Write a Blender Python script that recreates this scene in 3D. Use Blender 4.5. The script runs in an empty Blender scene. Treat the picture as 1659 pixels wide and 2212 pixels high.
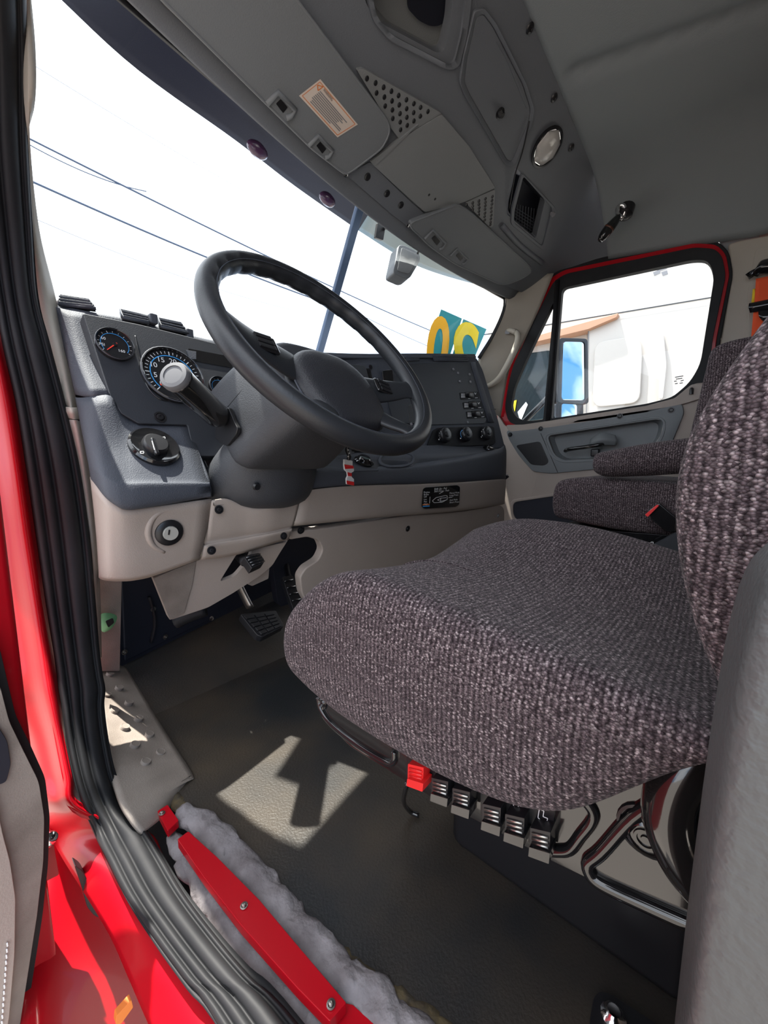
import bpy, bmesh, math, random
from mathutils import Vector as V, Matrix as M, noise
random.seed(7)
PI = math.pi
C = bpy.context.scene.collection
# ------------------------------------------------------------------ camera, sky, sun, exposure
W_PX, H_PX, F_PX = 1659.0, 2212.0, 830.0
YAW, PITCH, CAM_Z = math.radians(49.5), math.radians(7), .58
fwd = V((math.sin(YAW)*math.cos(PITCH), math.cos(YAW)*math.cos(PITCH), -math.sin(PITCH)))
rgt = V((math.cos(YAW), -math.sin(YAW), 0)); upv = rgt.cross(fwd); CAM = V((0, 0, CAM_Z))
cd = bpy.data.cameras.new('camera'); cam = bpy.data.objects.new('camera', cd); C.objects.link(cam)
cd.sensor_fit = 'HORIZONTAL'; cd.sensor_width = 36; cd.lens = 36*F_PX/W_PX; cd.clip_start = .01; cd.clip_end = 400
cam.matrix_world = M(((rgt.x, upv.x, -fwd.x, 0), (rgt.y, upv.y, -fwd.y, 0), (rgt.z, upv.z, -fwd.z, CAM_Z), (0, 0, 0, 1)))
sc = bpy.context.scene; sc.camera = cam
sc.view_settings.view_transform = 'Standard'; sc.view_settings.look = 'None'
sc.view_settings.gamma = 1; sc.view_settings.use_curve_mapping = False
sc.view_settings.exposure = 0.55
SUN_DIR = V((-.100, .275, .956)).normalized()          # towards the sun
SUN_STRENGTH, SKY_STRENGTH = 12.0, 2.35
sl = bpy.data.lights.new('sun', 'SUN'); so = bpy.data.objects.new('sun', sl); C.objects.link(so)
sl.energy = SUN_STRENGTH; sl.angle = math.radians(.6); sl.color = (1, .95, .86)
so.rotation_euler = SUN_DIR.to_track_quat('Z', 'Y').to_euler(); so.location = (-6, 6, 9)
w = bpy.data.worlds.new('sky'); sc.world = w; w.use_nodes = True
nt = w.node_tree; nt.nodes.clear()
def nn(t, typ, **k):
    n = t.nodes.new(typ)
    for a, b in k.items(): setattr(n, a, b)
    return n
_o = nn(nt, 'ShaderNodeOutputWorld'); _b = nn(nt, 'ShaderNodeBackground'); _tc = nn(nt, 'ShaderNodeTexCoord')
_no = nn(nt, 'ShaderNodeTexNoise'); _no.inputs['Scale'].default_value = 2.2; _no.inputs['Detail'].default_value = 6
_cr = nn(nt, 'ShaderNodeValToRGB'); _cr.color_ramp.elements[0].position = .44; _cr.color_ramp.elements[1].position = .58
_dot = nn(nt, 'ShaderNodeVectorMath', operation='DOT_PRODUCT'); _dot.inputs[1].default_value = SUN_DIR
_mr = nn(nt, 'ShaderNodeMapRange'); _mr.inputs['From Min'].default_value = .15; _mr.inputs['From Max'].default_value = .55
_mx = nn(nt, 'ShaderNodeMath', operation='MAXIMUM')
_mix = nn(nt, 'ShaderNodeMix', data_type='RGBA'); _mix.inputs['A'].default_value = (.075, .21, .42, 1); _mix.inputs['B'].default_value = (.93, .975, 1.04, 1)
L = nt.links.new
L(_tc.outputs['Generated'], _no.inputs['Vector']); L(_no.outputs['Fac'], _cr.inputs['Fac'])
L(_tc.outputs['Generated'], _dot.inputs[0]); L(_dot.outputs['Value'], _mr.inputs['Value'])
L(_mr.outputs['Result'], _mx.inputs[0]); L(_cr.outputs['Color'], _mx.inputs[1])
L(_mx.outputs['Value'], _mix.inputs['Factor']); L(_mix.outputs['Result'], _b.inputs['Color'])
_b.inputs['Strength'].default_value = SKY_STRENGTH; L(_b.outputs['Background'], _o.inputs['Surface'])

# ------------------------------------------------------------------ materials
MATS = {}
def mat(name, col, rough=.5, metal=0, bump=0, bscale=400, vary=0, vscale=6, vcol=None, coat=0, trans=0, spec=.5, emit=0):
    m = bpy.data.materials.new(name); m.use_nodes = True; t = m.node_tree; b = t.nodes['Principled BSDF']
    b.inputs['Base Color'].default_value = (*col, 1); b.inputs['Roughness'].default_value = rough; b.inputs['Metallic'].default_value = metal
    b.inputs['Specular IOR Level'].default_value = spec
    if coat: b.inputs['Coat Weight'].default_value = coat; b.inputs['Coat Roughness'].default_value = .04
    if trans: b.inputs['Transmission Weight'].default_value = trans
    tc = nn(t, 'ShaderNodeTexCoord')
    if vary:
        n = nn(t, 'ShaderNodeTexNoise'); n.inputs['Scale'].default_value = vscale; n.inputs['Detail'].default_value = 5
        r = nn(t, 'ShaderNodeMapRange'); r.inputs['From Min'].default_value = .35; r.inputs['From Max'].default_value = .7
        r.inputs['To Max'].default_value = vary
        x = nn(t, 'ShaderNodeMix', data_type='RGBA'); x.inputs['A'].default_value = (*col, 1)
        x.inputs['B'].default_value = (*(vcol or tuple(c*.4 for c in col)), 1)
        t.links.new(tc.outputs['Object'], n.inputs['Vector']); t.links.new(n.outputs['Fac'], r.inputs['Value'])
        t.links.new(r.outputs['Result'], x.inputs['Factor']); t.links.new(x.outputs['Result'], b.inputs['Base Color'])
    if bump:
        n = nn(t, 'ShaderNodeTexNoise'); n.inputs['Scale'].default_value = bscale; n.inputs['Detail'].default_value = 2
        u = nn(t, 'ShaderNodeBump'); u.inputs['Strength'].default_value = bump; u.inputs['Distance'].default_value = .002
        t.links.new(tc.outputs['Object'], n.inputs['Vector']); t.links.new(n.outputs['Fac'], u.inputs['Height'])
        t.links.new(u.outputs['Normal'], b.inputs['Normal'])
    MATS[name] = m; return m
CHAR = mat('charcoal_plastic', (.062, .068, .084), .62, bump=.4, bscale=500, spec=.3)
CHARD = mat('charcoal_face', (.022, .025, .032), .55, bump=.15, bscale=700)
LINER = mat('headliner_grey', (.25, .275, .285), .8, bump=.2, bscale=300)
CONS = mat('console_grey', (.15, .163, .183), .55, bump=.25, bscale=450)
CONSL = mat('console_light_grey', (.225, .235, .24), .6, bump=.25, bscale=450)
VIS = mat('visor_grey', (.18, .193, .205), .65, bump=.2, bscale=400)
BEIGE = mat('beige_plastic', (.36, .305, .268), .55, bump=.25, bscale=500, vary=.25, vscale=9, vcol=(.30, .25, .215))
BEIGED = mat('beige_worn', (.27, .235, .205), .6, bump=.25, bscale=500, vary=.8, vscale=11, vcol=(.11, .09, .075))
PILLAR = mat('pillar_beige', (.42, .385, .325), .6, bump=.2, bscale=400)
DOORG = mat('door_grey', (.16, .172, .18), .5, bump=.25, bscale=500)
COLM = mat('column_plastic', (.042, .044, .050), .5, bump=.35, bscale=500)
RUB = mat('rubber', (.014, .015, .017), .6, bump=.1, bscale=60, vary=.3, vscale=20, vcol=(.03, .03, .032), spec=.25)
RED = mat('red_paint', (.40, .003, .010), .32, coat=.15, spec=.25)
REDP = mat('red_plastic', (.75, .02, .02), .4)
BLK = mat('black_plastic', (.012, .012, .014), .35)
MATT = mat('matte_black', (.010, .010, .012), .6, spec=.2)
BLKG = mat('gloss_black', (.010, .010, .011), .08, coat=.6)
SHELL = mat('shell_black', (.012, .011, .011), .13, coat=.8, bump=.02, bscale=120)
WHEEL = mat('wheel_leather', (.020, .022, .026), .42, bump=.12, bscale=350)
PAD = mat('wheel_pad', (.022, .023, .028), .48, bump=.5, bscale=420)
CHROME = mat('chrome', (.8, .8, .8), .12, metal=1)
LOCK = mat('lock_metal', (.55, .54, .5), .3, metal=.3)
ENDG = mat('end_button_grey', (.10, .10, .108), .6)
STEEL = mat('worn_steel', (.45, .43, .4), .35, metal=1)
WHITE = mat('white_print', (.8, .8, .8), .6)
GREY = mat('grey_print', (.22, .22, .235), .6)
LABEL = mat('cream_label', (.72, .62, .54), .6)
ORANGE = mat('orange_print', (.75, .2, .03), .6)
NEEDLE = mat('needle_red', (.9, .06, .03), .5)
TEAL = mat('teal_card', (.01, .30, .36), .5)
YEL = mat('yellow_print', (.95, .75, .01), .5)
YELO = mat('orange_yellow_print', (.95, .48, .01), .5)
BELT = mat('orange_webbing', (.85, .10, .025), .8, bump=.4, bscale=900)
BELTY = mat('yellow_webbing', (.85, .6, .03), .8)
BLUE = mat('blue_print', (.05, .35, .8), .5)
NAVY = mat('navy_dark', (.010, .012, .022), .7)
GREEN = mat('green_plastic', (.16, .42, .20), .5)
FOAM = mat('foam_edge', (.10, .075, .035), .9, bump=1, bscale=120, vary=.9, vscale=60, vcol=(.03, .025, .02))
FELT = mat('felt_insulation', (.24, .225, .235), .95, bump=1, bscale=160, vary=.9, vscale=28, vcol=(.12, .105, .11))
VINYL = mat('grey_vinyl', (.075, .078, .077), .5, bump=.5, bscale=210, vary=.5, vscale=7, vcol=(.055, .055, .055))
TRUCK = mat('white_truck_paint', (.60, .555, .51), .4)
TRUCKB = mat('tan_fairing', (.50, .27, .17), .5)
ASPH = mat('concrete_yard', (.21, .188, .17), .9, vary=.5, vscale=1.5, vcol=(.18, .165, .15))
MIRR = mat('mirror_glass', (.75, .8, .85), .01, metal=1)
VISX = mat('tinted_visor', (.012, .015, .030), .6, spec=.1)
VISX_SUNLIT = mat('tinted_visor_sunlit', (.07, .13, .15), .35)  # sunlit copy of the tinted shade, sunlight mixed into its colour
MARK = mat('marker_lens', (.05, .02, .05), .2)
CABLE = mat('cable_black', (.05, .08, .14), .6)
BROWNL = mat('chestnut_plastic', (.10, .035, .02), .3)
def glass(name, tint, refl=.06):
    m = bpy.data.materials.new(name); m.use_nodes = True; t = m.node_tree; t.nodes.clear()
    o = nn(t, 'ShaderNodeOutputMaterial'); tr = nn(t, 'ShaderNodeBsdfTransparent'); g = nn(t, 'ShaderNodeBsdfGlossy'); x = nn(t, 'ShaderNodeMixShader')
    f = nn(t, 'ShaderNodeFresnel'); f.inputs['IOR'].default_value = 1.35
    tr.inputs['Color'].default_value = (*tint, 1); g.inputs['Roughness'].default_value = .01
    t.links.new(f.outputs['Fac'], x.inputs['Fac']); t.links.new(tr.outputs[0], x.inputs[1]); t.links.new(g.outputs[0], x.inputs[2]); t.links.new(x.outputs[0], o.inputs['Surface'])
    return m
GLASS = glass('window_glass', (.93, .96, .97)); GLASSD = glass('dark_glass', (.25, .38, .42)); LENS = mat('clear_lens', (.82, .80, .76), .12, trans=.4)
def fabric():
    m = bpy.data.materials.new('knit_fabric'); m.use_nodes = True; t = m.node_tree; b = t.nodes['Principled BSDF']; b.inputs['Roughness'].default_value = .95
    b.inputs['Specular IOR Level'].default_value = .05; b.inputs['Sheen Weight'].default_value = .08; b.inputs['Sheen Roughness'].default_value = .4
    tc = nn(t, 'ShaderNodeTexCoord'); mp = nn(t, 'ShaderNodeMapping'); mp.inputs['Scale'].default_value = (430, 500, 640)
    vo = nn(t, 'ShaderNodeTexVoronoi'); vo.inputs['Scale'].default_value = 1; cr = nn(t, 'ShaderNodeValToRGB')
    e = cr.color_ramp.elements; e[0].position = .0; e[0].color = (.052, .039, .044, 1); e[1].position = 1; e[1].color = (.32, .27, .275, 1)
    for p, c in ((.45, (.108, .083, .090, 1)), (.75, (.165, .130, .138, 1)), (.9, (.25, .205, .21, 1))):
        x = e.new(p); x.color = c
    sp = nn(t, 'ShaderNodeSeparateColor'); mu = nn(t, 'ShaderNodeMix', data_type='RGBA', blend_type='MULTIPLY'); mu.inputs['Factor'].default_value = 1
    r2 = nn(t, 'ShaderNodeMapRange'); r2.inputs['From Min'].default_value = .1; r2.inputs['From Max'].default_value = .75; r2.inputs['To Min'].default_value = 1.15; r2.inputs['To Max'].default_value = .35
    wv = nn(t, 'ShaderNodeTexWave'); wv.inputs['Scale'].default_value = 62; wv.inputs['Distortion'].default_value = 1.6; wv.inputs['Detail'].default_value = 1
    wv.bands_direction = 'Y'
    r3 = nn(t, 'ShaderNodeMapRange'); r3.inputs['To Min'].default_value = .55; r3.inputs['To Max'].default_value = 1.3
    mu2 = nn(t, 'ShaderNodeMix', data_type='RGBA', blend_type='MULTIPLY'); mu2.inputs['Factor'].default_value = 1
    bp = nn(t, 'ShaderNodeBump'); bp.inputs['Strength'].default_value = .7; bp.inputs['Distance'].default_value = .0015; bp.invert = True
    k = t.links.new
    k(tc.outputs['Object'], mp.inputs['Vector']); k(mp.outputs['Vector'], vo.inputs['Vector']); k(vo.outputs['Color'], sp.inputs['Color'])
    k(sp.outputs['Red'], cr.inputs['Fac']); k(vo.outputs['Distance'], r2.inputs['Value']); k(cr.outputs['Color'], mu.inputs['A']); k(r2.outputs['Result'], mu.inputs['B'])
    k(tc.outputs['Object'], wv.inputs['Vector']); k(wv.outputs['Fac'], r3.inputs['Value']); k(mu.outputs['Result'], mu2.inputs['A']); k(r3.outputs['Result'], mu2.inputs['B'])
    k(mu2.outputs['Result'], b.inputs['Base Color']); k(vo.outputs['Distance'], bp.inputs['Height']); k(bp.outputs['Normal'], b.inputs['Normal'])
    return m
FAB = fabric()
def floor_mat():
    m = mat('floor_rubber', (.0155, .017, .0185), .45, bump=.35, bscale=260, vary=.9, vscale=4.5, vcol=(.058, .044, .030)); return m
FLOOR = floor_mat()

# ------------------------------------------------------------------ helpers: points
def ray(px, py): return fwd + rgt*((px-W_PX/2)/F_PX) - upv*((py-H_PX/2)/F_PX)
def atx(px, py, x): d = ray(px, py); return CAM + d*(x/d.x)
def aty(px, py, y): d = ray(px, py); return CAM + d*(y/d.y)
def atz(px, py, z): d = ray(px, py); return CAM + d*((z-CAM_Z)/d.z)
class Plane:
    def __init__(s, n, d):
        n = V(n); l = n.length; s.n = n/l; s.d = d/l
        if s.n.dot(CAM) < s.d: s.n = -s.n; s.d = -s.d
    def at(s, px, py, off=0): r = ray(px, py); return CAM + r*((s.d+off-s.n.dot(CAM))/s.n.dot(r))
def pl3(a, b, c):
    a, b, c = R(a), R(b), R(c); n = (b-a).cross(c-a); return Plane(n, n.dot(a))
def PX(x): return Plane((1, 0, 0), x)
def PY(y): return Plane((0, 1, 0), y)
def PZ(z): return Plane((0, 0, 1), z)
def R(p):
    if isinstance(p, V): return p
    if len(p) == 4: return {'x': atx, 'y': aty, 'z': atz}[p[2]](p[0], p[1], p[3])
    return aty(*p)
def rnd(pts, r, n=4):
    if not r: return [V((p[0], p[1])) for p in pts]
    out = []; k = len(pts)
    for i in range(k):
        p = V(pts[i][:2]); a = V(pts[i-1][:2]); b = V(pts[(i+1) % k][:2]); rr = pts[i][2] if len(pts[i]) > 2 else r
        ra = min(rr, (a-p).length*.48); rb = min(rr, (b-p).length*.48)
        s = p+(a-p).normalized()*ra; e = p+(b-p).normalized()*rb
        for j in range(n+1):
            t = j/n; out.append(s*(1-t)**2+p*2*t*(1-t)+e*t*t)
    return out
def cat(P, s, closed=False):
    n = len(P); out = []
    if n == 2: return [P[0].lerp(P[1], i/s) for i in range(s+1)]
    rg = range(n) if closed else range(n-1)
    for i in rg:
        p1, p2 = P[i], P[(i+1) % n]
        p0 = P[i-1] if (closed or i > 0) else p1*2-p2
        p3 = P[(i+2) % n] if (closed or i+2 < n) else p2*2-p1
        for j in range(s):
            t = j/s
            out.append(.5*((2*p1)+(p2-p0)*t+(2*p0-5*p1+4*p2-p3)*t*t+(3*p1-p0-3*p2+p3)*t**3))
    if not closed: out.append(P[-1].copy())
    return out
# ------------------------------------------------------------------ helpers: objects
def props(o, label=None, cat_=None, group=None, kind=None):
    if label: o['label'] = label
    if cat_: o['category'] = cat_
    if group: o['group'] = group
    if kind: o['kind'] = kind
    return o
def thing(name, label, cat_, loc, group=None, kind=None):
    o = bpy.data.objects.new(name, None); C.objects.link(o); o.location = loc; o.empty_display_size = .05
    return props(o, label, cat_, group, kind)
def wloc(o):
    l = V(o.location)
    return l if o.parent is None else l
def link(name, me, parent, m=None, smooth=True, label=None):
    o = bpy.data.objects.new(name, me); C.objects.link(o)
    if m and not me.materials: me.materials.append(m)
    if smooth: me.polygons.foreach_set('use_smooth', [True]*len(me.polygons))
    if parent is not None:
        o.parent = parent; q = parent; mw = M.Identity(4)
        ch = []
        while q is not None: ch.append(q); q = q.parent
        for q in reversed(ch): mw = mw @ q.matrix_parent_inverse @ M.LocRotScale(q.location, q.rotation_euler, q.scale)
        o.matrix_parent_inverse = mw.inverted()
    if label: o['label'] = label
    return o
def mesh(name, vs, fs, m, parent=None, smooth=True, label=None, facecam=False):
    me = bpy.data.meshes.new(name); me.from_pydata([tuple(v) for v in vs], [], fs); me.update()
    return link(name, me, parent, m, smooth, label)
def bmobj(name, bm, m, parent=None, smooth=True, label=None, recalc=True):
    if recalc: bmesh.ops.recalc_face_normals(bm, faces=bm.faces[:])
    me = bpy.data.meshes.new(name); bm.to_mesh(me); bm.free(); return link(name, me, parent, m, smooth, label)
def finish(o, bev, seg=2):
    if bev:
        b = o.modifiers.new('bevel', 'BEVEL'); b.width = bev; b.segments = seg; b.limit_method = 'ANGLE'; b.angle_limit = .6
        b.harden_normals = False
    wn = o.modifiers.new('wn', 'WEIGHTED_NORMAL'); wn.keep_sharp = False
    return o
def slab(name, loops, n, thick, m, parent=None, bev=.002, seg=2, label=None):
    """closed 3D loops (first outer, rest holes) on one plane with front normal n, extruded back by thick"""
    bm = bmesh.new(); ff = [[bm.verts.new(p) for p in lp] for lp in loops]; bb = [[bm.verts.new(p-n*thick) for p in lp] for lp in loops]
    for A, B in zip(ff, bb):
        for i in range(len(A)):
            j = (i+1) % len(A); bm.faces.new((A[i], A[j], B[j], B[i]))
    if len(loops) == 1:
        bm.faces.new(ff[0]); bm.faces.new(bb[0][::-1])
    else:
        for S in (ff, bb):
            es = []
            for lp in S:
                for i in range(len(lp)): es.append(bm.edges.get((lp[i], lp[(i+1) % len(lp)])))
            bmesh.ops.triangle_fill(bm, edges=es, use_beauty=True, use_dissolve=False, normal=n)
    o = bmobj(name, bm, m, parent, True, label)
    return finish(o, bev, seg)
def panel(name, outl, pl, thick, m, parent=None, r=0, bev=.002, holes=(), off=0, seg=2, label=None, n=4):
    loops = [[pl.at(p.x, p.y, off) for p in rnd(outl, r, n)]] + [[pl.at(p.x, p.y, off) for p in rnd(h, r, n)] for h in holes]
    return slab(name, loops, pl.n, thick, m, parent, bev, seg, label)
def ringp(name, outer, inner, pl, thick, m, parent=None, r=10, bev=.002, off=0, ioff=None, label=None, n=4):
    """frame between two outlines with the same number of corners"""
    A = [pl.at(p.x, p.y, off) for p in rnd(outer, r, n)]; B = [pl.at(p.x, p.y, off if ioff is None else ioff) for p in rnd(inner, r, n)]
    k = len(A); N = pl.n; vs = A+B+[p-N*thick for p in A]+[p-N*thick for p in B]; fs = []
    for i in range(k):
        j = (i+1) % k
        fs += [(i, j, k+j, k+i), (2*k+i, 3*k+i, 3*k+j, 2*k+j), (i, 2*k+i, 2*k+j, j), (k+i, k+j, 3*k+j, 3*k+i)]
    bm = bmesh.new(); vv = [bm.verts.new(p) for p in vs]
    for f in fs: bm.faces.new([vv[i] for i in f])
    return finish(bmobj(name, bm, m, parent, True, label), bev)
def dish(name, outl, pl, depth, shrink, m, parent=None, r=10, off=.001, label=None, n=4, sx=0, sy=0):
    """a recess: rim loop, sloping wall, floor"""
    A = [pl.at(p.x, p.y, off) for p in rnd(outl, r, n)]; c = sum(A, V())/len(A)
    B = [c+(p-c)*shrink-pl.n*depth for p in A]; k = len(A)
    bm = bmesh.new(); a = [bm.verts.new(p) for p in A]; b = [bm.verts.new(p) for p in B]
    for i in range(k): bm.faces.new((a[i], a[(i+1) % k], b[(i+1) % k], b[i]))
    bm.faces.new(b); return bmobj(name, bm, m, parent, False, label)
def loft(name, rows, m, parent=None, su=6, sv=6, thick=.006, label=None, closed=False, disp=None, lin=False):
    rows = [[R(p) for p in r] for r in rows]
    rows = [cat(r, su, closed) for r in rows]
    k = len(rows[0]); cols = [cat([r[i] for r in rows], 1 if lin else sv) for i in range(k)]
    g = [[cols[i][j] for i in range(k)] for j in range(len(cols[0]))]
    if disp: g = [[disp(p, i/(k-1), j/(len(g)-1)) for i, p in enumerate(r)] for j, r in enumerate(g)]
    vs = [p for r in g for p in r]; fs = []; nr = len(g)
    for j in range(nr-1):
        for i in range(k if closed else k-1):
            i2 = (i+1) % k; fs.append((j*k+i, j*k+i2, (j+1)*k+i2, (j+1)*k+i))
    md = fs[len(fs)//2]; a, b, c, d = (vs[q] for q in md); nrm = (c-a).cross(d-b)
    if not closed and nrm.dot(CAM-a) < 0: fs = [f[::-1] for f in fs]
    o = mesh(name, vs, fs, m, parent, True, label)
    if closed:
        bm = bmesh.new(); bm.from_mesh(o.data); bmesh.ops.holes_fill(bm, edges=[e for e in bm.edges if e.is_boundary]); bmesh.ops.recalc_face_normals(bm, faces=bm.faces[:]); bm.to_mesh(o.data); bm.free()
    elif thick:
        s = o.modifiers.new('solid', 'SOLIDIFY'); s.thickness = thick; s.offset = -1
    return o
def tube(name, pts, rad, m, parent=None, s=4, n=10, label=None, closed=False, flat=1.0, upd=None):
    P = cat([R(p) for p in pts], s, closed) if s > 1 else [R(p) for p in pts]; k = len(P); rings = []
    rr = (lambda t: rad) if not callable(rad) else rad
    u = upd
    for i, p in enumerate(P):
        a = P[i-1] if (i or closed) else p; b = P[(i+1) % k] if (i+1 < k or closed) else p; d = (b-a).normalized()
        if u is None: u = V((0, 0, 1)) if abs(d.z) < .9 else V((1, 0, 0))
        x = d.cross(u).normalized(); y = x.cross(d).normalized(); u = y
        r0 = rr(i/max(1, k-1)); rings.append([p+x*(r0*math.cos(2*PI*q/n))+y*(r0*flat*math.sin(2*PI*q/n)) for q in range(n)])
    vs = [p for r in rings for p in r]; fs = []
    for j in range(k if closed else k-1):
        j2 = (j+1) % k
        for q in range(n): q2 = (q+1) % n; fs.append((j*n+q, j*n+q2, j2*n+q2, j2*n+q))
    if not closed: fs += [tuple(range(n))[::-1], tuple((k-1)*n+q for q in range(n))]
    bm = bmesh.new(); vv = [bm.verts.new(p) for p in vs]
    for f in fs: bm.faces.new([vv[i] for i in f])
    return bmobj(name, bm, m, parent, True, label)
def basis(axis, hint=None):
    z = V(axis).normalized(); h = hint or (V((0, 0, 1)) if abs(z.z) < .9 else V((0, 1, 0)))
    x = h.cross(z).normalized(); return x, z.cross(x), z
def lathe(name, c, axis, prof, m, parent=None, n=24, label=None, sy=1.0, hint=None):
    x, y, z = basis(axis, hint); bm = bmesh.new(); rings = []
    for r, h in prof:
        if r < 1e-6: rings.append([bm.verts.new(c+z*h)])
        else: rings.append([bm.verts.new(c+x*(r*math.cos(2*PI*q/n))+y*(r*sy*math.sin(2*PI*q/n))+z*h) for q in range(n)])
    for A, B in zip(rings, rings[1:]):
        for q in range(n):
            q2 = (q+1) % n
            if len(A) == 1 and len(B) == 1: continue
            if len(A) == 1: bm.faces.new((A[0], B[q], B[q2]))
            elif len(B) == 1: bm.faces.new((A[q], A[q2], B[0]))
            else: bm.faces.new((A[q], A[q2], B[q2], B[q]))
    o = bmobj(name, bm, m, parent, True, label); o.data.set_sharp_from_angle(angle=.7); return o
def boxo(name, c, sx, sy, sz, m, parent=None, rot=None, bev=.003, label=None, seg=2):
    bm = bmesh.new(); bmesh.ops.create_cube(bm, size=1)
    mx = (rot.to_4x4() if rot else M.Identity(4))
    bmesh.ops.transform(bm, matrix=M.Translation(c) @ mx @ M.Diagonal((sx, sy, sz, 1)), verts=bm.verts)
    return finish(bmobj(name, bm, m, parent, True, label), bev, seg)
def frame(pl, px, py, px2, py2, off=0):
    """rotation whose x runs along px->px2 on the plane, z is the plane normal"""
    a = pl.at(px, py, off); x = (pl.at(px2, py2, off)-a).normalized(); z = pl.n; y = z.cross(x).normalized()
    return a, M((x, y, z)).transposed()
def screw(c, axis, r, m, parent, name='screw', m2=None):
    o = lathe(name, c, axis, [(r*1.7, 0), (r*1.7, .0008), (r*1.2, .001), (r*1.1, -.0005), (r, .001), (r*.9, .003), (r*.4, .0034), (r*.38, .002), (0, .002)], m, parent, 14); return o
_fc = {}
def text(s, a, xd, up, m, parent, width=None, height=None, name='lettering', mirror=False, align='L', bold=0.0):
    """flat lettering converted to a mesh; a = left (or centre) of the baseline"""
    cu = bpy.data.curves.new('t', 'FONT'); cu.body = s; cu.size = 1; cu.resolution_u = 5; cu.offset = bold
    o = bpy.data.objects.new('t', cu); me = bpy.data.meshes.new_from_object(o); bpy.data.objects.remove(o); bpy.data.curves.remove(cu)
    xs = [v.co.x for v in me.vertices] or [0, 1]; ys = [v.co.y for v in me.vertices] or [0, 1]; x0, x1, y1 = min(xs), max(xs), max(ys)
    k = width/(x1-x0) if width else height/y1
    ky = height/y1 if height else k
    xd = xd.normalized(); up = up.normalized()
    for v in me.vertices:
        x = (v.co.x-x0)*k; W = (x1-x0)*k
        if mirror: x = W-x
        if align == 'C': x -= W/2
        v.co = a + xd*x + up*(v.co.y*ky)
    return link(name, me, parent, m, False)
def tpx(s, pl, x, y, x2, y2, hpx, m, parent, off=.0012, width=True, **k):
    """lettering on a plane from pixel (x,y) to (x2,y2), cap height hpx pixels"""
    a, rot = frame(pl, x, y, x2, y2, off); xd = rot @ V((1, 0, 0)); up = rot @ V((0, 1, 0)); b = pl.at(x2, y2, off)
    dx, dy = x2-x, y2-y; l = math.hypot(dx, dy); q = pl.at(x+dy/l*hpx, y-dx/l*hpx, off)
    return text(s, a, xd, up, m, parent, width=(b-a).length if width else None, height=abs((q-a).dot(up)), **k)
def join(objs, name, parent=None):
    return objs
def bars(name, segs, pl, wpx, m, parent, off=.0012, label=None):
    """thin printed strokes on a plane, one mesh"""
    vs, fs = [], []
    for (x, y, x2, y2) in segs:
        l = math.hypot(x2-x, y2-y) or 1; nx, ny = -(y2-y)/l*wpx/2, (x2-x)/l*wpx/2; k = len(vs)
        vs += [pl.at(x+nx, y+ny, off), pl.at(x2+nx, y2+ny, off), pl.at(x2-nx, y2-ny, off), pl.at(x-nx, y-ny, off)]; fs.append((k, k+1, k+2, k+3))
    return mesh(name, vs, fs, m, parent, False, label)
def cushion(name, xs, ys, top, bot, m, parent, lvl=3, label=None, yshift=None):
    """soft block: cage over xs*ys with top(x,y) and bot(x,y), subdivided"""
    nx, ny = len(xs), len(ys); bm = bmesh.new()
    f = yshift or (lambda x, y, z: V((x, y, z)))
    T = [[bm.verts.new(f(x, y, top(x, y))) for y in ys] for x in xs]; B = [[bm.verts.new(f(x, y, bot(x, y))) for y in ys] for x in xs]
    for i in range(nx-1):
        for j in range(ny-1):
            bm.faces.new((T[i][j], T[i+1][j], T[i+1][j+1], T[i][j+1])); bm.faces.new((B[i][j+1], B[i+1][j+1], B[i+1][j], B[i][j]))
    for i in range(nx-1):
        bm.faces.new((B[i][0], B[i+1][0], T[i+1][0], T[i][0])); bm.faces.new((T[i][-1], T[i+1][-1], B[i+1][-1], B[i][-1]))
    for j in range(ny-1):
        bm.faces.new((T[0][j], T[0][j+1], B[0][j+1], B[0][j])); bm.faces.new((B[-1][j], B[-1][j+1], T[-1][j+1], T[-1][j]))
    o = bmobj(name, bm, m, parent, True, label); s = o.modifiers.new('sub', 'SUBSURF'); s.levels = s.render_levels = lvl
    return o
def carve(o, cutters):
    for c in cutters:
        b = o.modifiers.new('cut', 'BOOLEAN'); b.operation = 'DIFFERENCE'; b.object = c; b.solver = 'EXACT'
    bpy.context.view_layer.update(); dg = bpy.context.evaluated_depsgraph_get()
    me = bpy.data.meshes.new_from_object(o.evaluated_get(dg)); o.modifiers.clear(); o.data = me
    me.set_sharp_from_angle(angle=.6)
    for c in cutters:
        d = c.data; bpy.data.objects.remove(c); bpy.data.meshes.remove(d)
def cutter(outl, pl, r, front=.05, depth=.2): return panel('cutter', outl, pl, depth, BLK, None, r=r, bev=0, off=front)
def zC(y): return 1.9616-.72*y
PC = Plane((0, .72, 1), 1.9616)

# ================================================================== SETTING
def struct(o, label, cat_): return props(o, label, cat_, kind='structure')
ground = mesh('ground', [(-60, -60, -1.2), (60, -60, -1.2), (60, 60, -1.2), (-60, 60, -1.2)], [(0, 1, 2, 3)], ASPH); struct(ground, 'pale concrete yard outside the cab', 'ground')
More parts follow.
